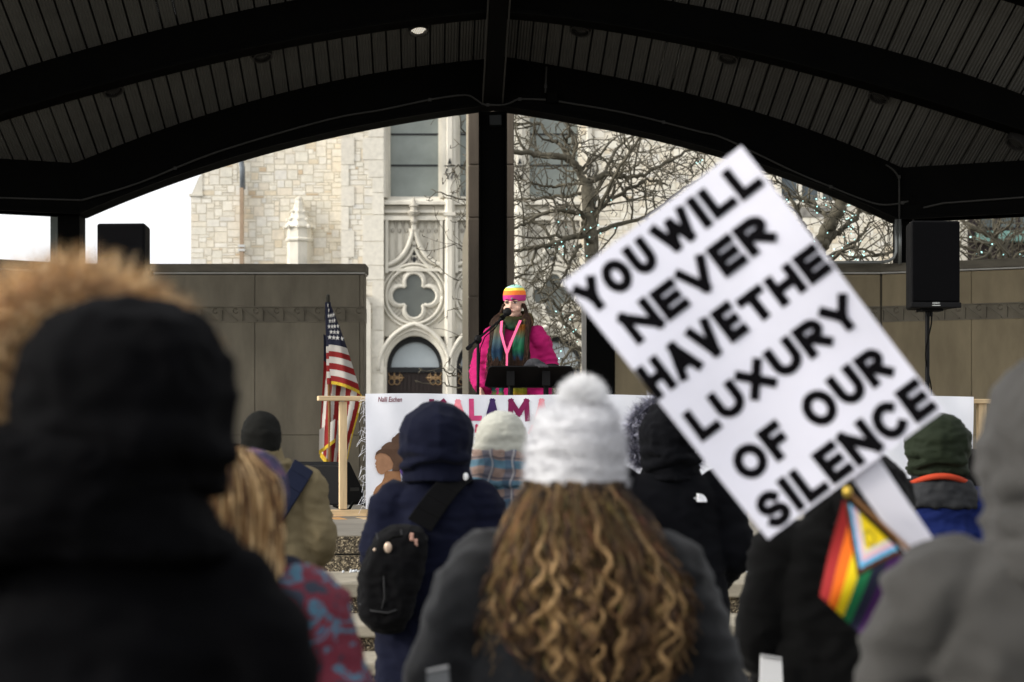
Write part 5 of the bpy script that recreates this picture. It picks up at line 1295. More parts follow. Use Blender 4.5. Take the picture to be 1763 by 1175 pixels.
# --- F: pale beanie and plaid jacket
YF=8.25; kF=FPX/YF; rF=person("",863,YF,0,1.70,"person in an off-white fleece beanie and blue and brown plaid jacket",R(-8),GRP)
def plaid():
    m=mat("plaid_flannel",(.2,.2,.2),.9,.1,8,.25,200); nt=m.node_tree; N=nt.nodes; L=nt.links; p=N[m['p']]
    tc=N.new('ShaderNodeTexCoord'); s=N.new('ShaderNodeSeparateXYZ'); nz=N.new('ShaderNodeTexNoise'); nz.inputs['Scale'].default_value=5; L.new(tc.outputs['Object'],nz.inputs['Vector']); va=N.new('ShaderNodeVectorMath'); va.operation='MULTIPLY_ADD'; va.inputs[1].default_value=(.09,.09,.09); L.new(nz.outputs['Color'],va.inputs[0]); L.new(tc.outputs['Object'],va.inputs[2]); L.new(va.outputs[0],s.inputs[0])
    def band(o,per,off,th):
        a=N.new('ShaderNodeMath'); a.operation='MULTIPLY_ADD'; a.inputs[1].default_value=1/per; a.inputs[2].default_value=off; L.new(o,a.inputs[0])
        f=N.new('ShaderNodeMath'); f.operation='FRACT'; L.new(a.outputs[0],f.inputs[0])
        g=N.new('ShaderNodeMath'); g.operation='LESS_THAN'; g.inputs[1].default_value=th; L.new(f.outputs[0],g.inputs[0]); return g.outputs[0]
    def mixc(fac,a,b):
        x=N.new('ShaderNodeMix'); x.data_type='RGBA'; L.new(fac,x.inputs['Factor'])
        if isinstance(a,tuple): x.inputs['A'].default_value=(*a,1)
        else: L.new(a,x.inputs['A'])
        x.inputs['B'].default_value=(*b,1); return x.outputs['Result']
    c=mixc(band(s.outputs[2],.085,.1,.42),(.22,.155,.13),(.075,.15,.205))
    f=band(s.outputs[0],.092,.2,.45); h=N.new('ShaderNodeMath'); h.operation='MULTIPLY'; h.inputs[1].default_value=.62; L.new(f,h.inputs[0])
    c=mixc(h.outputs[0],c,(.045,.075,.125))
    f=band(s.outputs[2],.085,.62,.12); h=N.new('ShaderNodeMath'); h.operation='MULTIPLY'; h.inputs[1].default_value=.7; L.new(f,h.inputs[0]); c=mixc(h.outputs[0],c,(.03,.035,.055))
    f=band(s.outputs[0],.092,.9,.08); h=N.new('ShaderNodeMath'); h.operation='MULTIPLY'; h.inputs[1].default_value=.5; L.new(f,h.inputs[0]); c=mixc(h.outputs[0],c,(.45,.42,.4))
    L.new(c,p.inputs['Base Color']); return m
M_plaid=plaid(); aF=default_arms(.205); body(rF,1.64,aF,.012,head=(0,.0,CAMZ-(764-755)/kF)); trousers(rF,1.68,M_jean); coat(rF,1.68,.215,M_plaid,aF,.72,1.05,True,folds(.009,7,9,41),.012,name="jacket")
m=MB(); zc=CAMZ-(782-755)/kF; m.rings([sring((0,-.01,z),a,b_,24) for z,a,b_ in ((zc-.13,.16,.13),(zc-.07,.128,.122),(zc-.0,.112,.115),(zc+.02,.108,.112),(zc+.022,.08,.09))]); remeshed(m,.010,"collar",M_plaid,rF,2,folds(.010,11,13,3))
m=MB(); zb=CAMZ-(752-755)/kF; m.ball((0,0,zb),.106,.118,.108,22,14); m.rings([sring((0,0,z),a,b_,24) for z,a,b_ in ((zb+.01,.106,.118),(zb-.05,.108,.118),(zb-.09,.103,.112))]); m.rings([sring((0,0,z),a,b_,24,tilt=.008) for z,a,b_ in ((zb-.028,.112,.122),(zb-.038,.114,.124),(zb-.088,.110,.12))])
remeshed(m,.008,"beanie",fabric("offwhite_fleece",(.36,.36,.315),.95,.10,14,.35,180,.4),rF,2,folds(.004,14,22,5))

# --- G: white pompom hat, long curly hair, charcoal coat
YG=4.3; kG=FPX/YG; rG=person("",988,YG,0,1.63,"person with long curly brown hair and a fluffy white pompom hat",R(0),GRP)
aG=[[(-.215,0,1.42),(-.315,-.03,1.12),(-.22,.14,1.0)],[(.215,0,1.42),(.315,-.03,1.12),(.22,.14,1.0)]]
M_wool=fabric("charcoal_wool",(.0100,.0105,.0115),.9,.55,9,.4,160,.5)
body(rG,1.56,aG,.012,head=(.005,.0,CAMZ-(812-755)/kG)); trousers(rG,1.60,M_jean); coat(rG,1.60,.25,M_wool,aG,.62,1.20,True,folds(.012,6,7,51),.013,belly=.02)
M_knit=mat("white_knit",(.53,.53,.545),.95,.10,16,.8,130,sheen=.5,dist=.004)
zl=CAMZ-(838-755)/kG; ztp=CAMZ-(692-755)/kG
m=MB(); c=.005
m.rings([sring((c,-.005,z),a,b_,26,1.0,tl_) for z,a,b_,tl_ in ((zl-.012,.096,.108,.0),(zl+.0,.104,.114,0),(zl+.05,.105,.115,.0),(zl+.062,.100,.11,.004),(zl+.085,.105,.114,.006),(zl+.112,.100,.108,.008),(zl+.118,.095,.103,.010),(zl+.15,.088,.092,.012),(ztp-.015,.06,.06,.01),(ztp,.025,.025,.0))])
hatG=remeshed(m,.007,"knit_hat",M_knit,rG,3,folds(.006,6,16,8))
rnd=random.Random(12); f=MB(); wc=[(.58,.58,.60),(.50,.50,.52),(.66,.66,.68),(.44,.44,.46)]
me=hatG.data; ar=[v for v in me.vertices]
for k in range(9500):
    v=rnd.choice(ar); fibres(f,v.co.copy(),v.normal*1.0+Vector((rnd.gauss(0,.4),rnd.gauss(0,.4),rnd.gauss(0,.4))),rnd.uniform(.008,.020),.0007,rnd,wc,.6,2)
f.build("hat_fuzz",M_fur,rG,color=True,recalc=False)
pc=Vector((PX(1003,YG)-rG.location.x,-.0,CAMZ-(690-755)/kG)); wc=[(.86,.86,.87),(.8,.8,.81),(.88,.88,.88)]; f=MB(); f.col=(.82,.82,.83); f.ball(pc,.038,None,None,14,10)
for k in range(3800):
    d=Vector((rnd.gauss(0,1),rnd.gauss(0,1),rnd.gauss(0,1))).normalized(); fibres(f,pc+d*.03,d+Vector((rnd.gauss(0,.2),rnd.gauss(0,.2),rnd.gauss(0,.2))),rnd.uniform(.024,.038),.0012,rnd,wc,.35,2)
f.build("pompom",M_fur,rG,color=True,recalc=False)
# curly hair
rnd=random.Random(99); m=MB(); t=MB()
zr=zl+.0
def half(z):    # silhouette of the hair on the photograph: half width (m) at height z
    y=CY-(z-CAMZ)*kG
    T=[(838,80),(880,112),(930,142),(980,168),(1030,186),(1080,188),(1120,172),(1175,150),(1240,120)]
    if y<=T[0][0]: return T[0][1]/kG
    for (a,b),(c2,d2) in zip(T,T[1:]):
        if y<=c2: return lerp(b,d2,(y-a)/(c2-a))/kG
    return T[-1][1]/kG
cxh=(PX(1010,YG)-rG.location.x)
def cxz(z): y=CY-(z-CAMZ)*kG; return lerp(.0,cxh,min(1,max(0,(y-850)/150)))
t.rings([sring((cxz(z),-.055-.004*i+(.03 if i==0 else 0),z),half(z)*(.82 if i else .6),.062+.002*i-(.02 if i==0 else 0),22) for i,z in enumerate([zl+.02,zl-.05,zl-.12,zl-.19,zl-.26,zl-.33,zl-.38])])
base=remeshed(t,.012,"hair_mass",mat("dark_hair_mass",(.016,.009,.006),.8,.4,30,.6,80,stretch=(3,3,1)),rG,3,folds(.010,12,8,61))
dk=[(.026,.014,.008),(.044,.024,.013),(.070,.040,.020),(.034,.019,.011)]; gd=[(.29,.18,.078),(.40,.26,.12),(.21,.125,.055),(.33,.21,.10)]; md=[(.12,.07,.034),(.145,.088,.042),(.10,.056,.028)]
for k in range(250):      # locks: each a bundle of strands; neighbours share their wave
    u=rnd.uniform(-1,1); layer=rnd.random()**.7 if rnd.random()<.90 else rnd.uniform(1.05,1.4); zend=zl-rnd.choice([rnd.uniform(.33,.46),rnd.uniform(.24,.40),rnd.uniform(.36,.47)])
    zs_=zl+.015-rnd.random()*.03 if layer>.2 else zl-rnd.uniform(.02,.14)
    nv=noise.noise(Vector((u*3.2,layer*1.5,4.2))); ph=nv*9+rnd.gauss(0,.7 if layer<1 else 3); wl=.088+.03*noise.noise(Vector((u*2.5,layer*2,9)))+rnd.uniform(-.008,.012); amp=rnd.uniform(.003,.0125); hd=1 if noise.noise(Vector((u*2,1,layer)))>0 else -1; sgn=rnd.gauss(0,.06)
    q=rnd.random(); tone=gd if q<.30 else (md if q<.52 else dk); rd=rnd.uniform(.0035,.0065)
    for st_ in range(11):
        th0=rnd.uniform(0,6.28); rr0=rd*math.sqrt(rnd.random()); ze=zend+rnd.uniform(-.01,.05); n=int((zs_-ze)/.0075); P=[]; jit=rnd.gauss(0,.38); fz=(rnd.random()*9,rnd.random()*9)
        for i in range(n+1):
            tt=i/n; z=lerp(zs_,ze,tt); w=half(z); uu=max(-1.05,min(1.05,u+sgn*tt)); a=uu*R(98)
            bundle=1.6-1.0*min(1,tt*2)+.9*max(0,tt-.75)*2
            dpt=.098+.05*min(1,tt*2.2)+.040*layer
            x=cxz(z)+w*(.90+.12*layer)*math.sin(a)+rr0*bundle*math.cos(th0); y=-dpt*max(-.15,math.cos(a))-.02+rr0*bundle*math.sin(th0)
            A=amp*(.15+.85*min(1,tt*1.4)**1.3)*(1+.55*tt); th=ph+jit+hd*2*math.pi*(zs_-z)/(wl*(1-.18*tt))
            P.append(Vector((x+A*math.cos(th)+.004*noise.noise(Vector((fz[0],z*38,0))),y+A*.7*math.sin(th),z+.003*noise.noise(Vector((fz[1],z*30,2))))))
        i0=len(m.v); lock(m,P,rnd.uniform(.0011,.0023),rnd,rnd.choice(tone),4,.8)
        for j in range(i0,len(m.v)):      # sun-bleached towards the ends
            tt=(zs_-m.v[j][2])/max(.01,zs_-ze); kf=.42+1.05*max(0,min(1,tt*1.1)); c_=m.c[j]; m.c[j]=(c_[0]*kf,c_[1]*kf,c_[2]*kf)
for k in range(520):  # loose frizzy strands between the locks
    u=rnd.uniform(-1,1); zs_=zl-rnd.uniform(0,.22); ze=zs_-rnd.uniform(.08,.24); n=16; ph=rnd.uniform(0,6.28); wl=rnd.uniform(.05,.12); A=rnd.uniform(.004,.014); P=[]; a=u*R(100); s1=rnd.gauss(0,.12)
    for i in range(n+1):
        tt=i/n; z=lerp(zs_,ze,tt); w=half(z)*rnd.uniform(1.0,1.012); aa=a+s1*tt; th=ph+2*math.pi*(zs_-z)/wl
        P.append(Vector((cxz(z)+w*1.02*math.sin(aa)+A*math.cos(th)*(.3+tt),-.175*max(-.15,math.cos(aa))-.025+A*math.sin(th),z)))
    m.col=tuple(c*rnd.uniform(.5,1.0) for c in rnd.choice(gd+md)); m.tube(P,[.0009*(1-.6*i/n) for i in range(n+1)],3)
for k in range(620):   # flyaways
    u=rnd.uniform(-1,1); z0=zl-rnd.uniform(0,.34); w=half(z0); a=u*R(98); p=Vector((cxz(z0)+w*1.0*math.sin(a),-.15*math.cos(a)-.03,z0)); m.col=rnd.choice(gd+md)
    P=[p+Vector((math.sin(a)*.03*t_+rnd.gauss(0,.004),-.01*t_+rnd.gauss(0,.004),-.06*t_+rnd.gauss(0,.004))) for t_ in (0,.35,.7,1)]
    m.tube(P,.0008,3)
m.build("curly_hair",M_hair,rG,color=True,smooth=True,recalc=False)

pg=empty("pale_card",at(757,1165,YG-.27),0,"pale grey card tucked against the left arm of the charcoal coat","card"); PG=pg.location.copy()
m=MB(); m.prism([at(x,y,YG-.27)-PG for x,y in ((735,1156),(772,1148),(780,1240),(734,1240))],(0,.008,0)); m.build("card",mat("grey_card",(.11,.115,.12),.8,.05),pg,bevel=.002)
m=MB(); m.tube([at(x,y,YG-.272)-PG for x,y in ((735,1156),(772,1148))],.003,5); m.build("edge",mat("grey_tape",(.3,.3,.3),.5),pg)

# --- H: black parka, grey-violet fur hood, white chest logo on the shoulder
YH=8.4; kH=FPX/YH; rH=person("",1152,YH,0,1.74,"person in a black parka with grey fur hood trim and a white shoulder logo",R(6),GRP)
aH=[[(-.215,0,1.40),(-.29,-.03,1.12),(-.20,.14,.97)],[(.215,0,1.395),(.285,-.02,1.12),(.21,.15,.97)]]
M_bk2=fabric("black_ski_parka",(.0022,.0024,.0034),.9,.2,5,.15,180,.05)
body(rH,1.68,aH,.012,head=(0,.0,CAMZ-(756-755)/kH)); trousers(rH,1.72,M_jean); coat(rH,1.72,.225,M_bk2,aH,.60,1.08,False,folds(.008,6,7,71),.012)
zH=CAMZ-(752-755)/kH
hH,_=hood(rH,(-.0,-.01,zH),.122,.16,.150,M_bk2,R(4),True,.0,folds(.012,8,10,73),.45,.010,.10,1.04)
pth=[]
for k in range(29):
    a=R(-140)+R(280)*k/28; pth.append(Vector((.150*math.sin(a),.075,zH-.005+.150*math.cos(a))))
fur_trim(rH,pth,Vector((0,-.25,0)),5200,.052,.0014,[rgb((92,90,112)),rgb((60,60,80)),rgb((150,150,168)),rgb((36,36,50)),rgb((190,190,205))],6,.026,rgb((40,40,52)))
# logo
m=MB(); lc=at(1208,857,YH-.17)-rH.location; lc=Matrix.Rotation(-rH.rotation_euler.z,4,'Z')@lc
def lg(px,py): return lc+Vector(((px-1208)/kH,0,-(py-857)/kH))
for r0,r1 in ((0,3.4),(4.0,8.6),(9.2,14.0)):
    pts=[lg(1203.2+r1*math.cos(R(a)),864.5-r1*1.0*math.sin(R(a))) for a in range(0,91,9)]
    pts+=[lg(1203.2+r0*math.cos(R(a)),864.5-r0*math.sin(R(a))) for a in range(90,-1,-9)] if r0 else [lg(1203.2,864.5)]
    m.prism(pts,(0,.05,0))
def lt(s,x,y,w,h): text_into(m,s,lg(x,y),Vector((1,0,0)),Vector((0,0,1)),w/kH,h/kH,.03)
m.build("logo_arcs",mat("white_embroidery",(.75,.76,.80),.7),rH)
m=MB(); lt("THE",1200.5,855.5,7.5,3.0)
lt("NORTH",1195,859.6,9,3.2); lt("FACE",1198.8,863.6,6.6,3.0); m.build("logo_lettering",mat("white_embroidery",(.75,.76,.80),.7),rH)

# --- I: black coat hidden behind the sign
YI=6.0; kI=FPX/YI; rI=person("",1440,YI,0,1.62,"person in a plain black hooded coat mostly hidden behind the slanted sign",R(0),GRP)
aI=[[(-.19,0,1.40),(-.255,-.03,1.08),(-.20,.10,.88)],[(.20,0,1.40),(.27,-.02,1.12),(.20,.15,.97)]]
M_bk3=fabric("black_wool_coat",(.0016,.0016,.0016),.9,.25,5,.25,180,.1)
body(rI,1.55,aI,.013,head=((PX(1512,YI)-rI.location.x)*.75,.02,CAMZ-(872-755)/kI)); trousers(rI,1.60,M_jean); coat(rI,1.60,.205,M_bk3,aI,.62,1.0,True,folds(.012,6,8,81),.014)
xh=PX(1512,YI)-rI.location.x
hood(rI,(xh*.75,-.0,CAMZ-(866-755)/kI),.135,.155,.145,M_bk3,R(-10),True,0,folds(.010,8,10,83),.6,.012,.12,1.15)
# white poster board held low in front of him
ps=empty("poster_board",at(1322,1160,YI-.16),0,"blank white poster board held low beside the black coat under the sign","poster"); PP=ps.location.copy()
m=MB(); m.prism([at(x,y,YI-.16)-PP for x,y in ((1309,1128),(1346,1134),(1352,1250),(1306,1248))],(0,.006,0)); m.build("board",mat("white_board",(.62,.62,.62),.6,.04),ps,bevel=.001)
m=MB(); m.tube([at(x,y,YI-.163)-PP for x,y in ((1309,1128),(1346,1134))],.004,6); m.build("taped_edge",mat("grey_tape",(.5,.5,.5),.5),ps)

# --- J: green hood, blue jacket
YJ=9.2; kJ=FPX/YJ; rJ=person("",1614,YJ,0,1.73,"person in a quilted olive green hood with an orange lining and a blue jacket",R(-5),GRP)
M_green=fabric("olive_quilted_nylon",(.013,.018,.010),.5,.15,5,.2,150,.05); M_bluej=fabric("royal_blue_jacket",(.007,.014,.075),.55,.18,6,.25,120,.05); M_grn=fabric("charcoal_collar",(.025,.026,.028),.7)
aJ=default_arms(.215); body(rJ,1.56,aJ,.012,head=(0,.01,CAMZ-(772-755)/kJ)); trousers(rJ,1.70,M_jean); coat(rJ,1.60,.21,M_bluej,aJ,.72,1.12,False,folds(.012,8,12,91),.012,name="jacket")
zJ=CAMZ-(762-755)/kJ
hood(rJ,(0,-.005,zJ),.150,.165,.138,M_green,R(0),True,0,folds(.008,9,14,93,.075,.007),.6,.010,.075,.98)
m=MB(); P=[Vector((.138*math.sin(a),-.15*math.cos(a)-.012,CAMZ-(834-755)/kJ+.040*math.cos(a)**2)) for a in [R(-95)+R(190)*k/24 for k in range(25)]]; m.tube(P,[.011+.004*math.cos(R(-95)+R(190)*k/24) for k in range(25)],8); m.build("lining_edge",fabric("orange_red_lining",(.36,.045,.02),.7),rJ,smooth=True)
m=MB(); z1=CAMZ-(828-755)/kJ; z2=CAMZ-(862-755)/kJ; m.rings([sring((0,-.01,z),a,b_,26) for z,a,b_ in ((z2-.03,.19,.15),(z2,.178,.152),((z1+z2)/2,.166,.150),(z1,.150,.142),(z1+.005,.10,.10))]); remeshed(m,.011,"collar",M_grn,rJ,3,folds(.010,9,12,97))

# --- K: grey hoodie at the right edge, holding the sign
YK=3.4; kK=FPX/YK; rK=person("",1818,YK,0,1.72,"person in a grey hoodie with the hood up at the right edge holding the sign",R(0),GRP)
hw=Vector((PX(1662,3.95)-rK.location.x,3.95-YK,CAMZ-(1040-755)/(FPX/3.95)))
k_=1.70/1.72
aK=[[(-.195,0,1.385),(-.255,.10,1.12),(hw.x/k_-.035,(hw.y-.075)/k_,(hw.z-.02)/k_)],[(.205,0,1.385),(.28,.0,1.10),(.20,.16,.98)]]
M_grey=fabric("grey_sweatshirt",(.043,.0415,.039),.9,.16,7,.35,200,.3)
body(rK,1.66,aK,.011,head=(0,.0,CAMZ-(778-755)/(FPX/YK)),hands=[(Vector((.9,.2,.25)),1.05),(Vector((-1,.3,0)),.45)]); trousers(rK,1.70,M_jean); coat(rK,1.70,.222,M_grey,aK,.70,1.04,False,folds(.020,5,4.5,101),.013,name="hoodie",slope=.015)
zK=CAMZ-(775-755)/kK
hood(rK,(.0,-.01,zK),.112,.17,.150,M_grey,R(10),True,.5,folds(.018,6,5,103),.62,.011,.13,1.16,seam=.010)

# ------------------------------------------------------------------ the sign
YS=3.95; kS=FPX/YS
TLp=Vector((968,487)); ud=Vector((307,-234)).normalized(); vd=Vector((ud.y*-1,ud.x))   # along the text, down the sign
def sg(u,v,dy=0):
    p=TLp+ud*u+vd*v; bow=.014*((u-193)/193)**2+.005*math.sin(v/95.0)+.004*math.sin(u/60+v/140)
    return at(p.x,p.y,YS)+Vector((0,dy-bow,0))
sign=empty("protest_sign",sg(190,600)*1.0,0,"large slanted white protest sign with black hand-painted letters on a white stick","sign"); SGO=sign.location.copy()
SW,SH=386.0,570.0
m=MB()
def sb(u,v,dq): return sg(lerp(13.5*v/SH,SW+2*v/SH,u/SW),v*(1+.012*u/SW*v/SH-.008),dq)-SGO
for dq in (0,.006): m.grid(lambda a,b: sb(SW*a,SH*b,dq),20,28)
E_=[(SW*k/20,0) for k in range(20)]+[(SW,SH*k/28) for k in range(28)]+[(SW*(1-k/20),SH) for k in range(20)]+[(0,SH*(1-k/28)) for k in range(29)]
m.rings([[sb(u,v,dq) for u,v in E_] for dq in (0,.006)],cap=False,closed=False)
m.build("board",mat("white_poster_board",(.74,.735,.82),.6,.05,4,.15,30),sign,smooth=True)
U3=Vector((ud.x,0,-ud.y)); V3=Vector((-vd.x,0,vd.y))
words=[(("YOU",3,157,18,78),("WILL",172,377,17,77)),(("NEVER",36,340,104,165),),(("HAVE",5,208,195,262),("THE",217,382,206,264)),(("LUXURY",24,374,305,365),),(("OF",42,150,409,472),("OUR",193,362,408,472)),(("SILENCE",28,383,496,562),)]
M_ink=mat("black_paint",(.004,.0035,.0045),.9,.2,8,spec=.05)
rw=random.Random(77)
for ln in words:
    m=MB()
    for (w,u0,u1,v0,v1) in ln: brush_word(m,w,u0,u1,v0,v1,17.2,lambda u,v,l: sg(u,v,-.0006-l)-SGO,rw)
    m.build("lettering",M_ink,sign,recalc=False)
m=MB(); a=sg(228,560,.008); b=sg(228,745,.008); m.hexa([p-SGO for p in (sg(195,545,.014),sg(253,545,.014),sg(253,545,.028),sg(195,545,.028),sg(186,800,.007),sg(238,800,.007),sg(238,800,.020),sg(186,800,.020))]); m.build("stick",mat("white_stick",(.62,.615,.68),.6,.03,6),sign,bevel=.003)

# small pride flag on a thin stick beside the sign's handle
YP=3.92
pf=empty("rainbow_flag",at(1500,900,YP),0,"small rainbow pride flag with a chevron hanging beside the sign's stick","flag"); PF=pf.location.copy()
cols={"red":(.50,.008,.01),"orange":(.70,.13,.004),"yellow":(.75,.56,.005),"green":(.01,.17,.06),"blue":(.005,.035,.17),"violet":(.05,.008,.085),"black":(.006,.006,.006),"brown":(.10,.030,.010),"sky":(.10,.45,.72),"pink":(.72,.40,.48),"white":(.72,.72,.74),"ring":(.42,.30,.01)}
names=list(cols); fm_=[mat("flag_"+n,c,.7,.06,8) for n,c in cols.items()]
A_,B_,C_,D_=(1454,858),(1557,955),(1411,1026),(1495,1103)
def pfn(u,w):
    x=lerp(lerp(A_[0],B_[0],u),lerp(C_[0],D_[0],u),w); y=lerp(lerp(A_[1],B_[1],u),lerp(C_[1],D_[1],u),w)
    return at(x,y,YP)-PF+Vector((0,.018*math.sin(u*5+w*4)*w+.01,0))
def pfm(u,w):
    c=w/.56+abs(u-.5)*2
    if c<1:
        if c>.93: return 6
        if c>.83: return 7
        if c>.71: return 8
        if c>.60: return 9
        if c>.48: return 10
        r=math.hypot((u-.5)*1.0,(w-.13)*1.25); return 11 if .055<r<.10 else 2
    return min(5,int(u*6))
m=MB(); m.grid(pfn,96,96,pfm); m.build("flag_cloth",fm_,pf,smooth=True)
m=MB(); P=[at(1458,846,YP)-PF,at(1665,1040,YP+.02)-PF]; m.tube(P,.0045,8); m.build("stick",M_wood,pf)
m=MB(); m.ball(at(1459,847,YP)-PF,.009,None,.012,10,8); m.build("gold_tip",mat("gold_tip",(.55,.38,.06),.3,metal=.6),pf,smooth=True)

# ------------------------------------------------------------------ the speaker
YSp=15.6; kS2=FPX/YSp; rS=empty("person",(PX(886,YSp),YSp,STAGE_Z),R(180-14),"woman in a magenta coat, rainbow striped beanie and long scarf speaking at the microphone","person")
H=1.755; k_=H/1.72
M_mag=fabric("magenta_coat",(.36,.011,.105),.6,.1,6,.2,180,.15)
aS=[[(-.185,0,1.39),(-.262,.0,1.10),(-.225,.10,.86)],[(.185,0,1.39),(.265,.02,1.10),(.21,.20,.94)]]
bS,TS=body(rS,H,aS,.007,head_yaw=R(-2))
trousers(rS,H,M_jean); coat(rS,H,.20,M_mag,aS,.70,1.10,False,folds(.013,7,9,111),.011,sr=.92,slope=.065)
# face details
for s in (-1,1):
    m=MB(); m.ball(TS((s*.032,.083,.008)),.0135,.008,.0075,12,8); m.build("eye",M_eye,rS,smooth=True)
    m=MB(); m.ball(TS((s*.032+.001,.0885,.008)),.0088,.0055,.0078,10,6); m.build("iris",M_iris,rS,smooth=True)
    m=MB(); m.tube([TS((s*.014,.096,.026)),TS((s*.030,.096,.032)),TS((s*.050,.082,.026))],[.0036,.0046,.0024],6); m.build("eyebrow",M_brow,rS,smooth=True)
    m=MB(); m.tube([TS((s*.018,.0925,.013)),TS((s*.032,.0935,.0175)),TS((s*.047,.084,.011))],[.0026,.0034,.0020],5); m.build("eyelid",M_brow,rS)
m=MB(); m.ball(TS((0,.0985,-.0535)),.021,.006,.0042,12,6); m.ball(TS((0,.0975,-.0615)),.017,.007,.0055,12,6); m.build("lips",M_lip,rS,smooth=True)
# striped beanie
HQ=lambda p: TS(p)
m=MB(); bands=[(.016,.081,.104,0),(.022,.084,.107,0),(.045,.0855,.108,0),(.060,.0855,.108,0),(.0605,.0855,.108,1),(.080,.083,.105,1),(.095,.0785,.100,1),(.0955,.0785,.100,2),(.107,.072,.092,2),(.117,.064,.082,2),(.1175,.064,.082,3),(.129,.048,.062,3),(.137,.026,.034,3),(.139,.005,.006,3)]
n=48; prev=None
for z,rx,ry,c in bands:
    r=[]
    for q in range(n):
        a=2*math.pi*q/n; rib=1+.016*(q%2); r.append(m.addv(HQ((rx*rib*math.cos(a),-.010+ry*rib*math.sin(a)-.012*(1 if False else 0),z+.012-.012*math.sin(a)*.6))))
    if prev:
        m.mi=c
        for q in range(n): m.face((prev[q],prev[(q+1)%n],r[(q+1)%n],r[q]))
    prev=r
m.build("striped_beanie",[mat("beanie_magenta",(.48,.035,.20),.9,.12,30,.5,200),mat("beanie_orange",(.88,.20,.035),.9,.12,30,.5,200),mat("beanie_yellow",(.86,.68,.10),.9,.12,30,.5,200),mat("beanie_mint",(.36,.66,.56),.9,.12,30,.5,200)],rS,smooth=True)
m=MB(); c=HQ((-.012,.104,.038)); m.ball(c,.009,.006,.009,8,6); m.build("beanie_patch",mat("grey_patch",(.16,.16,.16),.6),rS)
# long dark hair
rnd=random.Random(17); m=MB(); pal=[(.018,.009,.006),(.028,.013,.008),(.038,.018,.010),(.014,.008,.006),(.055,.026,.013)]
for k in range(2400):
    s=rnd.choice((-1,1)); f=rnd.random()
    if f<.62:
        a0=rnd.uniform(.25,1.1); p=TS((s*.080*math.sin(a0+.5),.02+.03*rnd.random()-.03,.005)); x1=s*rnd.uniform(.015,.160); y1=rnd.uniform(.115,.165)
        pts=[p,TS((s*.095,.025,-.05)),Vector((s*.120+rnd.gauss(0,.016),.11,1.45*k_)),Vector((x1,y1+.045,1.25*k_)),Vector((x1+rnd.gauss(0,.02),y1+.055,rnd.uniform(.96,1.14)*k_))]
    else:
        p=TS((s*.07,-.05,.0)); x1=s*rnd.uniform(.0,.15); pts=[p,TS((s*.085,-.06,-.07)),Vector((x1*.9,-.11,1.40*k_)),Vector((x1,-.15,1.25*k_)),Vector((x1+rnd.gauss(0,.02),-.15,rnd.uniform(1.0,1.15)*k_))]
    P=[]
    for i in range(len(pts)-1):
        p0,p1,p2,p3=pts[max(i-1,0)],pts[i],pts[i+1],pts[min(i+2,len(pts)-1)]
        for t in (0,.25,.5,.75): P.append(.5*((2*p1)+(p2-p0)*t+(2*p0-5*p1+4*p2-p3)*t*t+(3*p1-p0-3*p2+p3)*t**3)+Vector((rnd.gauss(0,.003),rnd.gauss(0,.002),0)))
    P.append(pts[-1]); lock(m,P,rnd.uniform(.0018,.0042),rnd,rnd.choice(pal),3)
m.build("long_hair",M_hair,rS,color=True,smooth=True,recalc=False)
# scarf: wound round the neck, two tails with fringe
def scarfmat(i):
    m_=mat("scarf_weave_%s"%("left","right","neck")[i],(.1,.3,.3),.9,.15,40,.4,200,spec=.08); nt=m_.node_tree; N=nt.nodes; L=nt.links; p=N[m_['p']]
    tc=N.new('ShaderNodeTexCoord'); s=N.new('ShaderNodeSeparateXYZ'); L.new(tc.outputs['Object'],s.inputs[0])
    nz=N.new('ShaderNodeTexNoise'); nz.inputs['Scale'].default_value=40; L.new(tc.outputs['Object'],nz.inputs['Vector'])
    a=N.new('ShaderNodeMath'); a.operation='MULTIPLY_ADD'; a.inputs[1].default_value=.06; L.new(nz.outputs['Fac'],a.inputs[0]); L.new(s.outputs[2],a.inputs[2])
    r=N.new('ShaderNodeMapRange'); r.inputs['From Min'].default_value=.93; r.inputs['From Max'].default_value=1.56; L.new(a.outputs[0],r.inputs['Value'])
    cr=N.new('ShaderNodeValToRGB'); e=cr.color_ramp.elements
    seq=[[(0,(0.178,0.173,0.018)),(.1,(0.009,0.069,0.058)),(.22,(0.014,0.098,0.069)),(.36,(0.029,0.115,0.086)),(.46,(0.014,0.038,0.063)),(.58,(0.009,0.022,0.046)),(.70,(0.040,0.069,0.078)),(.82,(0.086,0.078,0.046)),(1,(0.009,0.046,0.038))],
         [(0,(0.216,0.095,0.006)),(.1,(0.158,0.158,0.014)),(.22,(0.086,0.081,0.058)),(.36,(0.058,0.058,0.049)),(.48,(0.009,0.018,0.043)),(.6,(0.009,0.078,0.034)),(.72,(0.023,0.104,0.063)),(.85,(0.121,0.040,0.006)),(1,(0.029,0.023,0.006))],
         [(0,(0.009,0.046,0.038)),(.5,(0.009,0.029,0.038)),(.8,(0.011,0.052,0.034)),(1,(0.029,0.026,0.009))]][i]
    e[0].position=seq[0][0]; e[0].color=(*seq[0][1],1); e[1].position=1; e[1].color=(*seq[-1][1],1)
    for q,c in seq[1:-1]: x=e.new(q); x.color=(*c,1)
    L.new(r.outputs[0],cr.inputs['Fac']); L.new(cr.outputs[0],p.inputs['Base Color']); return m_
m=MB()
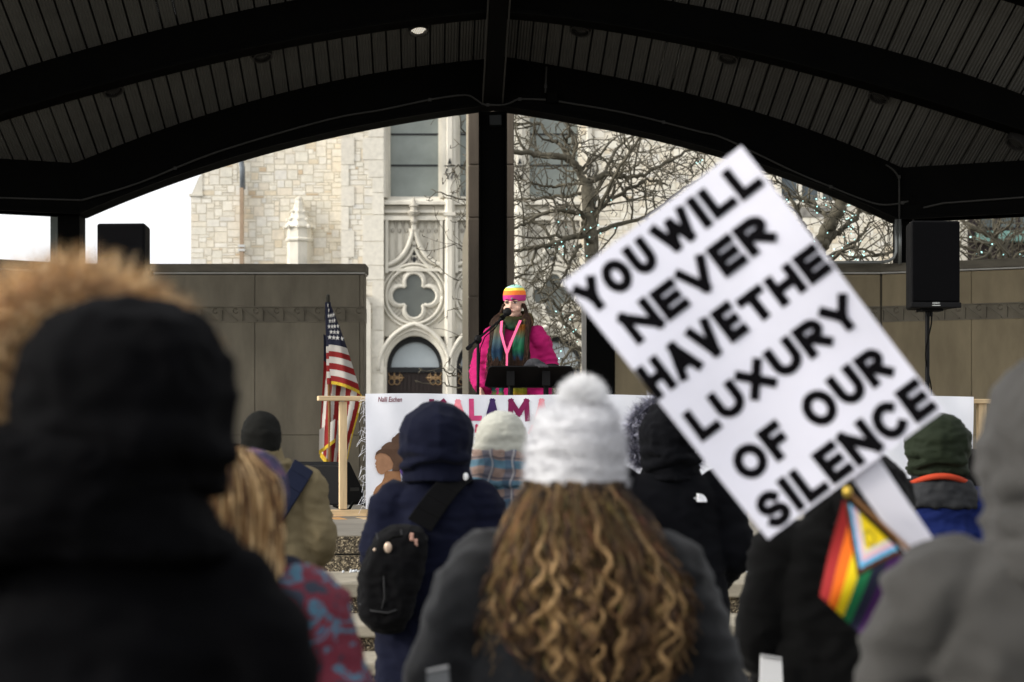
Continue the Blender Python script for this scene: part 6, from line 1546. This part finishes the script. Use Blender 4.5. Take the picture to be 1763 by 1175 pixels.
for zz,rr in ((1.445,.097),(1.472,.095),(1.500,.090)):
    m.tube([Vector((rr*math.sin(a)*1.0,.005+rr*.95*math.cos(a),zz*k_-.018*math.cos(a)+.012*math.sin(a*2))) for a in [2*math.pi*q/24 for q in range(25)]],.03,8)
remeshed(m,.009,"scarf_loop",scarfmat(2),rS,3,folds(.006,14,14,5))
for i,(xa,xb) in enumerate(((.085,.085),(-.080,-.085))):
    m=MB(); w=.055
    def sf(u,v):
        z=lerp(1.44,.86,v)*k_; y=.125+.085*min(1,v*3)+.015*math.sin(v*6)-.012*math.cos(u*math.pi*2)+ (.0 if v<.5 else -.01)
        return Vector((lerp(xa,xb,v)+(u-.5)*2*w*(.75+.35*v),y+.012*math.sin(u*9),z))
    m.grid(sf,12,40); o=m.build("scarf_tail",scarfmat(i),rS,smooth=True); sd=o.modifiers.new("cloth",'SOLIDIFY'); sd.thickness=.012
    m=MB(); 
    for q in range(9):
        p=sf((q+.5)/9,1.0); m.mi=q%3; m.tube([p,p+Vector((.004,.004,-.06)),p+Vector((-.004,.0,-.12))],[.008,.009,.003],5)
    m.build("fringe",[mat("fringe_yellow",(.70,.60,.05),.9),mat("fringe_teal",(.03,.25,.22),.9),mat("fringe_orange",(.7,.3,.03),.9)],rS)
# pink lanyard with a pale badge
m=MB(); kn=Vector((-.0,.245,1.215*k_))
for s in (-1,1):
    P=[Vector((s*.075,.115,1.47*k_)),Vector((s*.058,.205,1.38*k_)),Vector((s*.03,.235,1.30*k_)),kn]
    for a,b in zip(P,P[1:]): m.bar(a,b,.020,.004,Vector((0,1,0)))
m.bar(kn,Vector((0,.25,1.06*k_)),.016,.005,Vector((0,1,0))); m.build("lanyard",fabric("pink_ribbon",(.80,.13,.28),.6,.05),rS)
m=MB(); m.box((-.04,.247,.955*k_),(.04,.254,1.055*k_)); m.build("badge",mat("white_card",(.72,.72,.74),.4),rS,bevel=.003)
m=MB(); m.ball((-.125,.03,1.475*k_),.035,.05,.055,12,8); m.ball((-.105,.085,1.42*k_),.032,.04,.07,12,8)
remeshed(m,.010,"scarf_knot",mat("olive_orange_weave",(.06,.045,.012),.9,.6,18,.4,150),rS,3,folds(.007,16,16,6))
